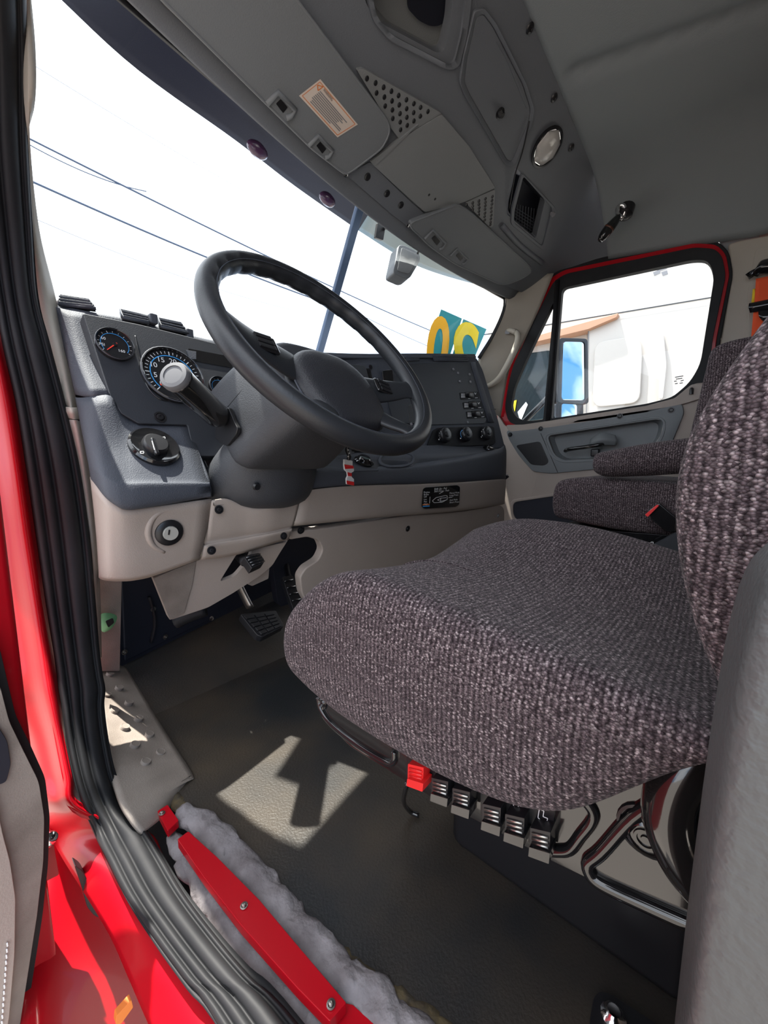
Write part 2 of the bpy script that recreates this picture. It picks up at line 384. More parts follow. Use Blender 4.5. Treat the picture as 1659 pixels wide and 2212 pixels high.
# floor with toe ramp
fl = [(-.95, 0), (.1, 0), (.5, 0), (.95, 0), (1.05, .05), (1.25, .15)]
lx = [.33, .298, .238, .222, .222, .222]
vs, fs = [], []
for (y, z), x in zip(fl, lx):
    for xx in (x, .6, 1.2, 2.03): vs.append((xx, y, z))
for j in range(5):
    for i in range(3): fs.append((j*4+i, j*4+i+1, j*4+i+5, j*4+i+4))
floor = mesh('floor', vs, fs, FLOOR, smooth=False); s = floor.modifiers.new('s', 'SOLIDIFY'); s.thickness = .02; s.offset = -1
struct(floor, 'dark rubber floor mat with brown wear stains in front of the driver seat', 'floor')
fe = tube('floor_edge', [(360, 1706, 'z', -.006), (470, 1828, 'z', -.006), (640, 1998, 'z', -.006), (800, 2120, 'z', -.006), (950, 2225, 'z', -.006), V((.32, .0, -.006))], .011, FOAM, floor, s=10, n=8, label='frayed yellow-brown foam edge', flat=.8)
for v in fe.data.vertices: v.co += V((noise.noise(v.co*90), noise.noise(v.co*90+V((9, 0, 0))), noise.noise(v.co*90+V((0, 9, 0)))))*.005
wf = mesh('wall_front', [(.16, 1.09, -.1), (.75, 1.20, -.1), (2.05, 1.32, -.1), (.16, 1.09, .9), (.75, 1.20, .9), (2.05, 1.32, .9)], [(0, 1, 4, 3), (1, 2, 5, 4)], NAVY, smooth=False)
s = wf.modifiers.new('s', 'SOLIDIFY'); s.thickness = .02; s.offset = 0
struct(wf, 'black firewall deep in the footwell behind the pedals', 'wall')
# footwell kick panel on the firewall
pk = pl3(V((.22, 1.085, 0)), V((.75, 1.185, 0)), V((.22, 1.085, .5)))
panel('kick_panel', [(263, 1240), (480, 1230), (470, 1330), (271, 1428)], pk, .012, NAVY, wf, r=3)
tube('hose', [pk.at(x, y, .012) for x, y in ((322, 1290), (331, 1320), (334, 1350), (326, 1388))], .007, RUB, wf, label='black strap hanging on the kick panel', flat=.5)
for i, (x, y) in enumerate(((269, 1409), (357, 1376), (331, 1316))): screw(pk.at(x, y, .013), pk.n, .004, STEEL, wf)
# ceiling: headliner behind the console
a, b = atz(1245, 150, 1.66), atz(1700, -20, 1.66); ab = (b-a).normalized()
def dent(p):
    t = (p-a).dot(ab)
    if t < 0: q = (p-a).length
    else: q = ((p-a)-ab*t).length
    return math.exp(-(q/.022)**2)*.022
def hz(x, y):
    u = max(0, (x-1.62)/.40); e = 1.485-.16*max(0, min(.5, .45-y)); top = 1.665-.02*max(0, (.45-y))
    return top-(top-e)*min(1, u)**1.9 if u > 0 else top
xs = [.10+.012*i*1.6 for i in range(101)]; ys = [.425-.0125*i*1.15 for i in range(100)]
vs = []; fs = []
for y in ys:
    for x in xs:
        x = min(x, 2.02); p = V((x, y, hz(x, y))); p.z += dent(p) if x < 1.8 else 0; vs.append(p)
for j in range(99):
    for i in range(100): fs.append((j*101+i+1, j*101+i, j*101+101+i, j*101+102+i))
ceil = mesh('ceiling', vs, fs, LINER); struct(ceil, 'dark grey fabric headliner with a pressed crease behind the overhead console', 'ceiling')
s = ceil.modifiers.new('s', 'SOLIDIFY'); s.thickness = .01; s.offset = -1
# perforated speaker at the right picture edge
pcl = pl3(V((1.7, .05, hz(1.7, .05))), V((1.8, .05, hz(1.8, .05))), V((1.7, -.05, hz(1.7, -.05))))
for i in range(6):
    for j in range(5):
        x, y = 1640+i*8+(j % 2)*4, 378+j*9
        if (x-1665)**2/900+(y-397)**2/500 < 1: lathe('speaker_hole', pcl.at(x, y, .006), pcl.n, [(.005, 0), (.003, .001), (0, .001)], BLK, ceil, 8)
roof = boxo('roof', V((1.08, -.2, 1.80)), 2.1, 1.6, .05, RED, bev=.02); struct(roof, 'red cab roof over the headliner', 'roof')
loft('roof_slope', [[V((x, .80+.06*(1-((x-1.05)/.9)**2)+dy, zz)) for x in [.05+.23*i for i in range(10)]] for dy, zz in ((.018, 1.372), (.016, 1.42), (-.10, 1.62), (-.22, 1.80))], BLK, roof, thick=.008, su=2, sv=2)
wb = boxo('wall_back', V((1.08, -1.0, .85)), 2.0, .04, 1.9, BEIGE); struct(wb, 'beige rear wall of the cab behind the seats', 'wall')
wl = boxo('wall_left', V((.11, -.72, .85)), .06, .56, 1.9, BEIGE); struct(wl, 'driver side wall behind the door opening', 'wall')
boxo('door_header', V((.08, .24, 1.66)), .12, 1.36, .30, RED, wl)  # out of view; outer edge widened to keep sun off the sill felt
wr = boxo('wall_right', V((2.06, -.50, .7)), .05, 1.04, 1.62, BEIGE); struct(wr, 'passenger side wall behind the door', 'wall')
panel('pillar_trim', [(1572, 527), (1600, 518), (1700, 500), (1760, 900), (1700, 1000), (1530, 1000), (1534, 830), (1560, 720), (1580, 590)], PX(2.02), .03, PILLAR, wr, r=8, bev=.008)
panel('upper_trim', [(1140, 610), (1190, 560), (1300, 520), (1640, 440), (1640, 600), (1590, 610), (1574, 545), (1550, 518), (1500, 513), (1216, 568), (1180, 592)], PX(2.03), .01, LINER, wr, bev=.002)
panel('anchor_recess', [(1632, 538), (1800, 500), (1800, 740), (1620, 735), (1614, 640)], PX(2.015), .006, PILLAR, wr, r=12, bev=.004)

# ---- windshield
def yh(x): return .80+.06*(1-((x-1.05)/.9)**2)
def yb(x): return 1.07+.13*(1-((x-1.05)/.9)**2)
win = thing('window_1', 'two piece windshield with a dark centre bar', 'window', (1.05, 1.15, 1.0), kind='structure')
def wrow(x0, x1, t):
    return [V((x, yh(x)*(1-t)+yb(x)*t+.01, (zC(yh(x))+.02)*(1-t)+(.90+.08*(x-.2)/1.7)*t)) for x in [x0+(x1-x0)*i/4 for i in range(5)]]
loft('pane', [wrow(.15, .985, t) for t in (0, .5, 1)], GLASS, win, thick=0, label='left windshield pane')
loft('pane', [wrow(1.0, 1.95, t) for t in (0, .5, 1)], GLASS, win, thick=0, label='right windshield pane')
bt, bb = aty(783, 432, .90), aty(691, 760, 1.18)
dx = V((1, 0, 0)); bars_ = []
bt2 = bt+(bt-bb)*.12
bm = bmesh.new(); q = []
for p in (bt2, bb+(bb-bt)*.1):
    for sx, sy in ((-.0145, -.006), (.0145, -.006), (.0145, .012), (-.0145, .012)): q.append(bm.verts.new(p+V((sx, sy, 0))))
for f in ((0, 1, 2, 3), (7, 6, 5, 4), (0, 4, 5, 1), (1, 5, 6, 2), (2, 6, 7, 3), (3, 7, 4, 0)): bm.faces.new([q[i] for i in f])
finish(bmobj('centre_bar', bm, CABLE, win, label='dark rubber bar between the two panes'), .003)
# header trim above the glass
ht = loft('header_trim', [[V((x, yh(x)+dy, zC(yh(x)+dy)+dz)) for x in [.10+.1*i for i in range(19)]] for dy, dz in ((.012, .015), (.006, -.004), (-.012, -.004), (-.035, .008), (-.06, .02))], CONS, win, thick=.008, su=2, sv=3)

# ---- left A pillar: beige trim, rubber seal, red jamb
pil = thing('trim_1', 'beige trim strip down the driver side windshield pillar', 'trim', (.17, 1.05, .2), kind='structure')
loft('upper_trim', [[(-90, -420, 'y', .78), (10, -420, 'y', .76), (58, -420, 'y', .75)], [(-60, -60, 'y', .86), (20, -60, 'y', .84), (62, -60, 'y', .83)], [(10, 150, 'y', .9), (40, 150, 'y', .88), (63, 150, 'y', .86)], [(30, 320, 'y', .95), (50, 320, 'y', .93), (66, 320, 'y', .93)],
     [(52, 500, 'y', 1.0), (72, 500, 'y', .99), (86, 500, 'y', 1.0)], [(68, 630, 'y', 1.02), (98, 630, 'y', 1.01), (118, 632, 'y', 1.04)], [(100, 760, 'y', 1.0), (128, 760, 'y', .98), (145, 760, 'y', 1.0)], [(132, 878, 'y', .97), (154, 880, 'y', .95), (168, 880, 'y', .97)]], PILLAR, pil, thick=.01)
loft('trim_collar', [[(136, 878, 'y', .955), (155, 880, 'y', .94), (174, 880, 'y', .955)], [(138, 890, 'y', .95), (157, 891, 'y', .935), (175, 890, 'y', .95)], [(142, 904, 'y', .955), (160, 906, 'y', .94), (177, 905, 'y', .955)]], PILLAR, pil, thick=.01)
loft('lower_trim', [[(145, 906, 'y', .95), (163, 908, 'y', .93), (179, 911, 'y', .95)], [(160, 1010, 'y', .95), (180, 1012, 'y', .93), (196, 1015, 'y', .95)], [(180, 1150, 'y', .95), (197, 1150, 'y', .93), (210, 1152, 'y', .95)],
     [(192, 1290, 'y', .95), (208, 1290, 'y', .94), (217, 1290, 'y', .96)], [(205, 1420, 'y', .95), (214, 1420, 'y', .945), (220, 1420, 'y', .96)]], BEIGE, pil, thick=.01)
panel('kick_column', [(185, 1225), (264, 1235), (259, 1450), (205, 1450)], PY(1.05), .02, BEIGED, pil, r=4, bev=.004)
kp = thing('kick_plate', 'worn beige sloping step trim with round studs beside the driver door sill', 'step trim', (.23, .8, 0))
loft('plate', [[(214, 1425, 'z', .10), (245, 1433, 'z', .088), (272, 1441, 'z', .072)], [(218, 1500, 'z', .088), (262, 1503, 'z', .066), (311, 1505, 'z', .042)], [(230, 1620, 'z', .064), (298, 1608, 'z', .040), (365, 1592, 'z', .016)],
     [(256, 1720, 'z', .042), (335, 1698, 'z', .022), (416, 1672, 'z', .004)], [(283, 1768, 'z', .032), (345, 1732, 'z', .016), (408, 1686, 'z', .000)], [(308, 1800, 'z', .012), (350, 1766, 'z', .0), (392, 1712, 'z', -.012)]], BEIGED, kp, thick=.006)
pkp = pl3((218, 1500, 'z', .088), (365, 1592, 'z', .016), (335, 1698, 'z', .022))
for x, y in ((238, 1455), (258, 1485), (231, 1500), (279, 1517), (248, 1534), (300, 1551), (270, 1570), (323, 1586), (292, 1608), (347, 1625), (315, 1645)):
    lathe('stud', pkp.at(x, y, .001), pkp.n, [(.0085, -.010), (.0085, .0015), (.0078, .0026), (.0068, .0022), (.006, .0022), (0, .0022)], BEIGED, kp, 18)
# seal
SL = [(-60, -80, 56, .80), (100, -72, 60, .86), (300, -62, 62, .92), (500, -36, 72, .97), (640, -12, 82, .98), (740, 4, 108, .97), (870, 33, 142, .95), (1000, 54, 172, .93), (1150, 76, 194, .92), (1300, 98, 207, .88), (1400, 114, 215, .85), (1455, 122, 222, .83), (1490, 126, 228, .815), (1530, 133, 225, .80), (1600, 143, 233, .775), (1680, 160, 250, .74), (1740, 178, 278, .72)]  # top rows widened over the trim to give the backlit pillar its shade
SB = [(1795, 200, 318), (1850, 226, 352), (1930, 266, 400), (2020, 325, 468), (2110, 390, 545), (2235, 480, 668)]
def seal_rows():
    rows = []
    for py, l, r, y in SL: rows.append((aty(l, py, y-.01), aty(r, py, y)))
    a, b = rows[0]; c, d = rows[1]; rows.insert(0, (a+(a-c)*2.2, b+(b-d)*2.2))
    for py, l, r in SB: rows.append((atz(l, py, .004), atz(r, py, .010)))
    a, b = rows[-1]; rows.append((a+V((.01, -.35, 0)), b+V((.02, -.35, 0)))); return rows
SR = seal_rows(); prof = [(0, -.012), (.05, 0), (.14, .003), (.2, -.004), (.26, .004), (.38, .006), (.45, -.003), (.52, .007), (.66, .011), (.78, .008), (.84, -.002), (.9, .005), (.97, .001), (1, -.014)]
def srow(a, b, k): return [a.lerp(b, t)+(CAM-a.lerp(b, t)).normalized()*h*k for t, h in prof]
seal = loft('door_seal', [srow(a, b, 1) for a, b in SR], RUB, None, su=2, sv=5, thick=.01)
struct(seal, 'black ribbed rubber seal running down the pillar and along the door sill', 'seal')
seal.name = 'trim_2'
# red jamb
JR = []
JL = [(-60, -200, .84), (300, -190, .95), (640, -160, 1.0), (740, -110, 1.0), (870, -90, .98), (1000, -75, .97), (1150, -50, .95), (1300, -28, .92), (1400, -12, .89), (1455, -4, .87), (1490, 4, .86), (1530, 15, .85), (1600, 48, .82), (1680, 66, .78), (1740, 82, .74)]
SLd = {a[0]: a for a in SL}
rows = []
for py, l, y in JL:
    r = SLd[py][1]+8; yr = SLd[py][3]-.005; m_ = (l+r)/2
    rows.append([(l, py, 'y', y+.06), (l+(r-l)*.25, py, 'y', y+.015), (m_, py, 'y', y-.01), (l+(r-l)*.8, py, 'y', yr-.005), (r+2, py, 'y', yr+.035)])
rows = [[R(p) for p in r_] for r_ in rows]; rows.insert(0, [p+(p-q_)*1.6 for p, q_ in zip(rows[0], rows[1])])
for (py, l, r), ll in zip(SB, (104, 132, 182, 236, 276, 330)):
    r += 8
    rows.append([(ll, py, 'z', -.07), (ll+(r-ll)*.25, py, 'z', -.034), (ll+(r-ll)*.5, py, 'z', -.022), (ll+(r-ll)*.74, py, 'z', -.016), (r-6, py, 'z', -.024)])
rows.append([R(p)+V((.01, -.35, 0)) for p in rows[-1]])
jamb = loft('door_jamb', rows, RED, None, su=5, sv=5, thick=.01); jamb.name = 'trim_3'; struct(jamb, 'glossy red painted door jamb curving into the sill', 'trim')
# brown strip between seal and jamb on the sill
# cab side below the door, and lower step panel
side = loft('cab_side', [[(60, 1800, 'y', .86), (130, 1780, 'y', .84), (300, 1815, 'y', .80)], [(60, 1920, 'y', .80), (150, 1890, 'y', .78), (420, 1940, 'y', .76)], [(40, 2080, 'y', .70), (180, 2050, 'y', .70), (520, 2060, 'y', .70)], [(20, 2300, 'y', .60), (200, 2280, 'y', .58), (660, 2290, 'y', .60)]], RED, None, thick=.01)
side.name = 'wall_outer'; struct(side, 'glossy red cab side panel below the door opening', 'panel')
pj = PY(.70)
panel('slot', [(160, 1868), (178, 1880), (196, 1915), (217, 1968), (222, 1985), (205, 1980), (188, 1960), (176, 1915)], PY(.685), .02, BLK, side, r=8, bev=.002, label='black slot in the red panel')
pb = PY(.76)
panel('hinge_bracket', [(84, 1770), (112, 1800), (128, 1890), (84, 1912)], PY(.70), .02, RED, side, r=5, bev=.003)
lathe('hinge_bolt', PY(.69).at(104, 1812), (.2, -1, .2), [(.010, 0), (.010, .006), (.006, .010), (0, .011)], CHROME, side, 12)
rf = panel('reflection_piece', [(252, 2195), (284, 2160), (288, 2176), (262, 2212), (250, 2214)], PY(.56), .01, ORANGE, side, r=3, bev=.001, label='orange reflection on the red paint, built as a coloured plate')  # plate coloured to imitate an orange reflection in the glossy red

# sill: red bar, felt insulation
bar = thing('sill_bar', 'narrow red painted metal bar with screws along the door sill', 'sill bar', (.21, .45, 0))
panel('bar', [(383, 1813), (407, 1795), (470, 1852), (560, 1943), (650, 2050), (748, 2165), (712, 2206), (640, 2132), (520, 1998), (440, 1895)], PZ(.022), .014, RED, bar, r=3, bev=.0015)
panel('end_tab', [(340, 1752), (362, 1738), (386, 1772), (362, 1795)], PZ(.012), .012, RED, bar, r=2, bev=.0015)
panel('bar_tail', [(735, 2165), (762, 2170), (860, 2260), (820, 2300), (716, 2206)], PZ(.004), .014, RED, bar, r=3, bev=.0015)
for x, y, z in ((527, 1957, .023), (350, 1757, .013), (715, 2170, .023)): screw(atz(x, y, z), (0, 0, 1), .0028, STEEL, bar)
def felt(name, pts, wd, label):
    rows = []
    P = [R(p) for p in pts]
    for p, ww in zip(P, wd): rows.append([p+V((ww*math.cos(q*2*PI/10), 0, max(-.012, .55*min(ww, .022)*math.sin(q*2*PI/10)))) for q in range(10)])
    def dsp(p, u, v): return p+V((noise.noise(p*38), noise.noise(p*38+V((5, 0, 0))), noise.noise(p*38+V((0, 7, 0)))))*.0065+V((noise.noise(p*130), noise.noise(p*130+V((5, 0, 0))), noise.noise(p*130+V((0, 7, 0)))))*.004
    return loft(name, rows, FELT, None, su=3, sv=8, thick=0, closed=True, disp=dsp)
f1 = felt('felt_strip', [(392, 1752, 'z', .0), (450, 1790, 'z', .0), (540, 1890, 'z', .0), (620, 1985, 'z', .0), (710, 2080, 'z', .0), (790, 2140, 'z', 0), (880, 2230, 'z', 0), V((.275, .1, 0))], [.012, .021, .022, .022, .020, .02, .02, .02], '')
props(f1, 'lumpy grey felt insulation between the red sill bar and the floor mat', 'insulation', 'sill insulation')
f2 = felt('felt_strip', [(372, 1800, 'z', -.012), (420, 1880, 'z', -.012), (480, 1965, 'z', -.012), (560, 2060, 'z', -.012), (640, 2150, 'z', -.012), (720, 2235, 'z', -.012), V((.235, .1, -.012))], [.010, .016, .019, .02, .02, .02, .02], '')
props(f2, 'dirty grey felt insulation between the black seal and the red sill bar', 'insulation', 'sill insulation')
base = mesh('floor_pan', [(.15, 1.0, -.035), (.36, 1.0, -.035), (.36, -.6, -.035), (.15, -.6, -.035)], [(0, 1, 2, 3)], BLK); base.name = 'trim_4'; struct(base, 'dark bare channel under the sill insulation', 'trim')

# ---- open driver door at the left picture edge
door = thing('door_1', 'open driver door seen edge on with beige inner trim', 'door', (.08, .95, -.1), kind='structure')
dd = V((-1, -.22, 0)).normalized(); dn = V((dd.y, -dd.x, 0)); dn = dn if dn.y < 0 else -dn
D0 = V((.068, .645, 0))
def dp(s, z, o=0): return D0+dd*s+V((0, 0, z))+dn*o
pdoor = pl3(dp(0, 0), dp(1, 0), dp(0, 1))
slab('door_skin', [[dp(0, -.45, -.05), dp(1.0, -.45, -.05), dp(1.0, .78, -.05), dp(0, .72, -.05)]], dn, .05, RED, door, .01)
slab('window_frame', [[dp(0, .72, -.06), dp(1.0, .78, -.06), dp(.98, 1.45, -.06), dp(.42, 1.45, -.06)], [dp(.14, .76, -.06), dp(.94, .80, -.06), dp(.92, 1.40, -.06), dp(.46, 1.40, -.06)]], dn, .03, RUB, door, .004)
slab('window_glass', [[dp(.14, .76, -.07), dp(.94, .80, -.07), dp(.92, 1.40, -.07), dp(.46, 1.40, -.07)]], dn, .004, GLASS, door, 0)
panel('door_trim', [(-260, 1330), (-40, 1440), (0, 1480), (20, 1558), (50, 1620), (84, 1688), (96, 1765), (94, 1860), (80, 1980), (58, 2120), (30, 2300), (-260, 2300)], Plane(pdoor.n, pdoor.d), .05, BEIGED, door, r=14, bev=.02, seg=4)
panel('edge_shadow', [(-260, 1250), (-40, 1360), (0, 1400), (16, 1470), (34, 1545), (64, 1605), (98, 1680), (108, 1765), (104, 1870), (92, 1980), (70, 2120), (42, 2300), (-260, 2300)], Plane(pdoor.n, pdoor.d), .02, RUB, door, r=14, bev=.004, off=-.03)  # dark sheet standing in for the shadow along the door edge
panel('trim_welt', [(-60, 1700), (-10, 1720), (6, 1800), (22, 1860), (34, 1940), (32, 2060), (20, 2200), (0, 2300), (-60, 2300)], Plane(pdoor.n, pdoor.d), .02, BEIGE, door, r=14, bev=.01, off=.008, seg=3)
panel('map_pocket', [(-80, 1560), (-10, 1560), (16, 1600), (24, 1650), (14, 1690), (-80, 1720)], Plane(pdoor.n, pdoor.d), .01, NAVY, door, r=10, bev=.002, off=.004, label='dark map pocket in the door trim')
for i in range(14):
    p = pdoor.at(16-i*.9, 2040+i*13, .0095); boxo('stitch', p, .0015, .0015, .005, WHITE, door, bev=0)
gc = thing('green_clip', 'small green plastic clip on the beige kick panel below the dash', 'clip', aty(232, 1345, 1.04))
loft('clip_body', [[aty(x, y, 1.03-.012*k) for x, y in ((216, 1330), (233, 1324), (252, 1330), (250, 1344), (238, 1360), (220, 1364))] for k in (0, 1)], GREEN, gc, closed=True, su=3, sv=2, thick=0)
panel('clip_slot', [(228, 1342), (244, 1335), (247, 1345), (234, 1356)], PY(1.016), .003, BLK, gc, r=3, bev=0)

# ================================================================== OVERHEAD CONSOLE
con = thing('overhead_console', 'dark grey overhead storage console running across the cab above the windshield', 'console', (1.0, .65, 1.55))
cx = [.10, .4, .7, 1.0, 1.3, 1.55, 1.72, 1.82, 1.90, 1.96, 2.0, 2.015]
def cz(x, y):
    z = zC(y); e = min(z, 1.488); u = max(0, min(1, (x-1.72)/.295)); return z-(z-e)*u**2.2
crow = [0, .15, .35, .55, .75, .9, 1]
shell = loft('console_shell', [[V((x, (yh(x)-.03)*(1-t)+.425*t, cz(x, (yh(x)-.03)*(1-t)+.425*t))) for x in cx] for t in crow], CONS, con, su=4, sv=4, thick=.03)
TRAY = [(800, -60), (806, 0), (815, 38), (848, 77), (967, 139), (982, 135), (998, 70), (1012, -60)]
NET = [(1131, 381), (1194, 451), (1172, 533), (1110, 481), (1112, 455)]
carve(shell, [cutter(TRAY, PC, 12, depth=.2), cutter(NET, PC, 6, depth=.2)])
dish('tray', [(x+(x-900)*.02, y) for x, y in TRAY], PC, .055, .8, CONSL, con, r=12, off=-.002, label='open storage tray')
panel('tray_liner', [(878, -40), (882, 20), (905, 45), (930, 57), (950, 56), (966, 43), (992, 50), (996, -40)], Plane(PC.n, PC.d-.045), .004, NAVY, con, r=10, bev=0, label='dark cut-out in the tray')
ringp('tray_rim', [(788, -60), (796, 4), (806, 46), (842, 88), (968, 152), (992, 146), (1010, 74), (1026, -60)], TRAY, PC, .01, CONS, con, r=14, off=.007, bev=.003)
NR = [(1128, 374), (1201, 450), (1175, 543), (1104, 485), (1106, 452)]
dish('net_pocket', NET, PC, .06, .85, NAVY, con, r=6, off=-.002)
ringp('pocket_rim', NR, NET, PC, .01, CONS, con, r=7, off=.006, bev=.0025)
pn = Plane(PC.n, PC.d-.03); segs = []
for i in range(16): segs += [(1112+i*6, 440+i*1.5, 1104+i*6, 560), ]
for i in range(12): segs += [(1108, 465+i*7-20, 1195, 520+i*7-20)]
def inpoly(p, poly):
    c = False; n = len(poly)
    for i in range(n):
        (x1, y1), (x2, y2) = poly[i][:2], poly[(i+1) % n][:2]
        if (y1 > p[1]) != (y2 > p[1]) and p[0] < (x2-x1)*(p[1]-y1)/(y2-y1)+x1: c = not c
    return c
sg2 = []
for (x, y, x2, y2) in segs:
    pr = None
    for k in range(41):
        t = k/40; q = (x+(x2-x)*t, y+(y2-y)*t)
        if inpoly(q, NET) and pr: sg2.append((*pr, *q))
        pr = q if inpoly(q, NET) else None
nt_ = bars('cargo_net', sg2, pn, 1.6, CHAR, con, label='black net across the pocket'); nt_['kind'] = 'stuff'
tube('net_cord', [PC.at(1143, 262, .012), PC.at(1128, 330, .02), PC.at(1112, 380, .016), PC.at(1100, 452, .010)], .0022, BLK, con)
lathe('net_hook', PC.at(1195, 463, .012), PC.n, [(.008, -.01), (.008, .004), (.005, .006), (0, .006)], GREY, con, 12)
tube('rim_fold', [PC.at(1086, 489, .006), PC.at(1125, 532, .006), PC.at(1171, 568, .003)], .010, CONS, con)
# storage door
SD = [(1030, 38), (1010, 126), (1003, 178), (1014, 203), (1097, 348), (1106, 348), (1142, 262), (1146, 236), (1130, 185), (1066, 60), (1044, 30)]
SDo = [(1026, 24), (1002, 124), (994, 180), (1006, 210), (1093, 359), (1112, 359), (1151, 268), (1156, 236), (1138, 180), (1074, 52), (1048, 18)]
ringp('door_surround', SDo, SD, PC, .01, CONS, con, r=8, off=.011, ioff=.003, bev=.002)
sd = panel('storage_door', SD, PC, .008, CONS, con, r=8, off=.004, bev=.002)
panel('door_crease', [(1072, 90), (1095, 130), (1138, 236), (1130, 205), (1090, 112)], PC, .004, CONS, sd, r=3, off=.0065, bev=.0015)
pt = thing('x', '', '', (0, 0, 0)); bpy.data.objects.remove(pt)
lathe('latch', PC.at(1080, 244, .004), PC.n, [(.013, 0), (.013, .003), (.010, .004), (.008, .012), (.006, .014), (0, .014)], BLK, sd, 16)
boxo('latch_tab', PC.at(1081, 240, .018), .008, .014, .01, BLK, sd, bev=.002)
# dome light
cdl = PC.at(1181, 318, .004); x_, y_, z_ = basis(PC.n)
dome = lathe('dome_light', cdl, PC.n, [(.060, 0), (.060, .004), (.053, .006), (.051, .002)], BLK, con, 28, sy=.9)
lathe('reflection_piece', cdl, PC.n, [(.051, .003), (.035, .003), (.012, .002), (0, .002)], CHROME, dome, 12, sy=.9)
lathe('lens', cdl, PC.n, [(.052, .004), (.044, .013), (.024, .022), (0, .025)], LENS, dome, 7, sy=.9, label='clear faceted lens')
lathe('bulb', cdl, PC.n, [(.008, .004), (.008, .010), (0, .014)], MARK, dome, 10)
for x, y in ((1145, 61), (1197, 211), (1234, 319)): lathe('screw', PC.at(x, y, .002), PC.n, [(.011, 0), (.009, .003), (.005, .004), (.004, .002), (0, .002)], BLK, con, 14)
# centre panels
CP = [(861, 302), (954, 246), (1012, 313), (1073, 405), (1067, 490), (1060, 495), (979, 447), (916, 462), (884, 430), (842, 390), (800, 352)]
cpo = panel('centre_panel', [(862, 303), (955, 247), (1013, 315), (1071, 406), (1004, 437), (975, 446), (918, 459), (886, 430), (842, 390), (802, 353)], PC, .012, CONSL, con, r=6, off=.013, bev=.004)
for x, y in ((927, 421), (940, 430)): lathe('pin_hole', PC.at(x, y, .0135), PC.n, [(.004, 0), (0, .0005)], BLK, cpo, 8)
g1 = panel('speaker_grille', [(771, 152), (786, 149), (955, 245), (862, 301), (838, 268), (815, 225)], PC, .012, CONSL, con, r=5, off=.011, bev=.003)
for x, y in ((1168, 402), (1212, 425), (1253, 447), (1293, 467), (1330, 489), (1370, 511), (1408, 531), (1442, 550), (1480, 571), (1217, 476), (1257, 497), (1296, 517), (1333, 537), (1371, 557), (1407, 577), (1441, 595), (1261, 543), (1298, 563), (1337, 582), (1372, 601), (1408, 619), (1300, 606), (1338, 625), (1374, 642), (1340, 664)):
    lathe('grille_hole', PC.at(300+x*.4219, y*.4219, .0112), PC.n, [(.0052, 0), (.0046, .0012), (.003, .0004), (0, .0003)], BLK, g1, 10)
g2 = panel('speaker_grille', [(1005, 438), (1070, 409), (1066, 488), (1059, 493)], PC, .012, CONSL, con, r=4, off=.012, bev=.003)
for x, y in ((113, 1050), (145, 1040), (177, 1030), (210, 1019), (246, 1008), (145, 1058), (177, 1048), (210, 1037), (244, 1028), (145, 1076), (178, 1066), (210, 1055), (244, 1046), (177, 1084), (208, 1073), (240, 1066), (176, 1102), (208, 1093), (240, 1085), (206, 1110), (240, 1104), (207, 1128), (238, 1122), (236, 1140), (235, 1152)):
    lathe('grille_hole', PC.at(960+x*.4214, y*.4214, .0122), PC.n, [(.0052, 0), (.0046, .0012), (.003, .0004), (0, .0003)], BLK, g2, 10)
panel('centre_strip', [(748, 378), (800, 350), (842, 392), (884, 432), (918, 462), (880, 488), (850, 466)], PC, .008, CONS, con, r=4, off=.004, bev=.002)
for x, y in ((794, 382), (836, 418), (866, 443)): lathe('bolt_hole', PC.at(x, y, .005), PC.n, [(.010, 0), (.0095, .001), (.008, 0), (0, -.0005)], BLK, con, 16)
panel('shoulder_fold', [(800, 350), (862, 302), (905, 268), (870, 302), (812, 358)], PC, .006, CONSL, con, r=3, off=.0155, bev=.002)

# ---- sun visors
def visor(label, outl, off, fr, clips, axis0, axis1):
    v = thing('sun_visor', label, 'sun visor', PC.at(*outl[0], off), 'sun visors')
    b = panel('visor_board', outl, PC, .018, VIS, v, r=16, off=off, bev=.007, seg=3)
    tube('edge_piping', [PC.at(p.x, p.y, off-.001) for p in rnd(outl, 16, 3)], .003, VIS, b, s=1, n=6, closed=True)
    for (cx_, cy_, s_) in clips:
        s_ *= 1.25; pts = [(cx_-22*s_, cy_+2*s_), (cx_-3*s_, cy_-18*s_), (cx_+27*s_, cy_+12*s_), (cx_+20*s_, cy_+24*s_), (cx_+12*s_, cy_+26*s_)]
        tube('clip', [PC.at(x, y, off+.002) for x, y in pts], .0045*s_, VIS, v, s=1, n=6)
        panel('clip_opening', [(cx_-6*s_, cy_+2*s_), (cx_+2*s_, cy_-6*s_), (cx_+14*s_, cy_+8*s_), (cx_+6*s_, cy_+18*s_)], PC, .004, BLK, v, r=2, off=off+.0015, bev=0)
    tube('pivot_rod', [PC.at(*axis0, off-.008), PC.at(*axis1, off-.008)], .004, BLK, v, s=1)
    lathe('pivot_tip', PC.at(*axis1, off-.006), PC.n, [(.006, 0), (.006, .004), (0, .006)], CHROME, v, 10)
    return v
v1 = visor('large grey sun visor with cream warning label over the steering wheel', [(240, -120), (351, 0), (578, 226), (673, 320), (745, 376), (757, 372), (826, 320), (843, 284), (838, 262), (781, 186), (705, 84), (640, -2), (560, -120)], .022, 0, [(604, 222, 1.0), (690, 313, .85)], (351, 2), (746, 376))
LBL = [(692, 171), (773, 269), (729, 297), (646, 207)]
lb = panel('warning_label', LBL, PC, .0006, LABEL, v1, off=.0232, bev=0, label='cream warning label')
bars('label_border', [(691, 177, 767, 268), (767, 268, 729, 292), (729, 292, 653, 207), (653, 207, 691, 177)], PC, 1.3, ORANGE, lb, off=.0238)
def lp(u, v_): a_ = V(LBL[0]).lerp(V(LBL[1]), u); b_ = V(LBL[3]).lerp(V(LBL[2]), u); q_ = a_.lerp(b_, v_); return q_.x, q_.y
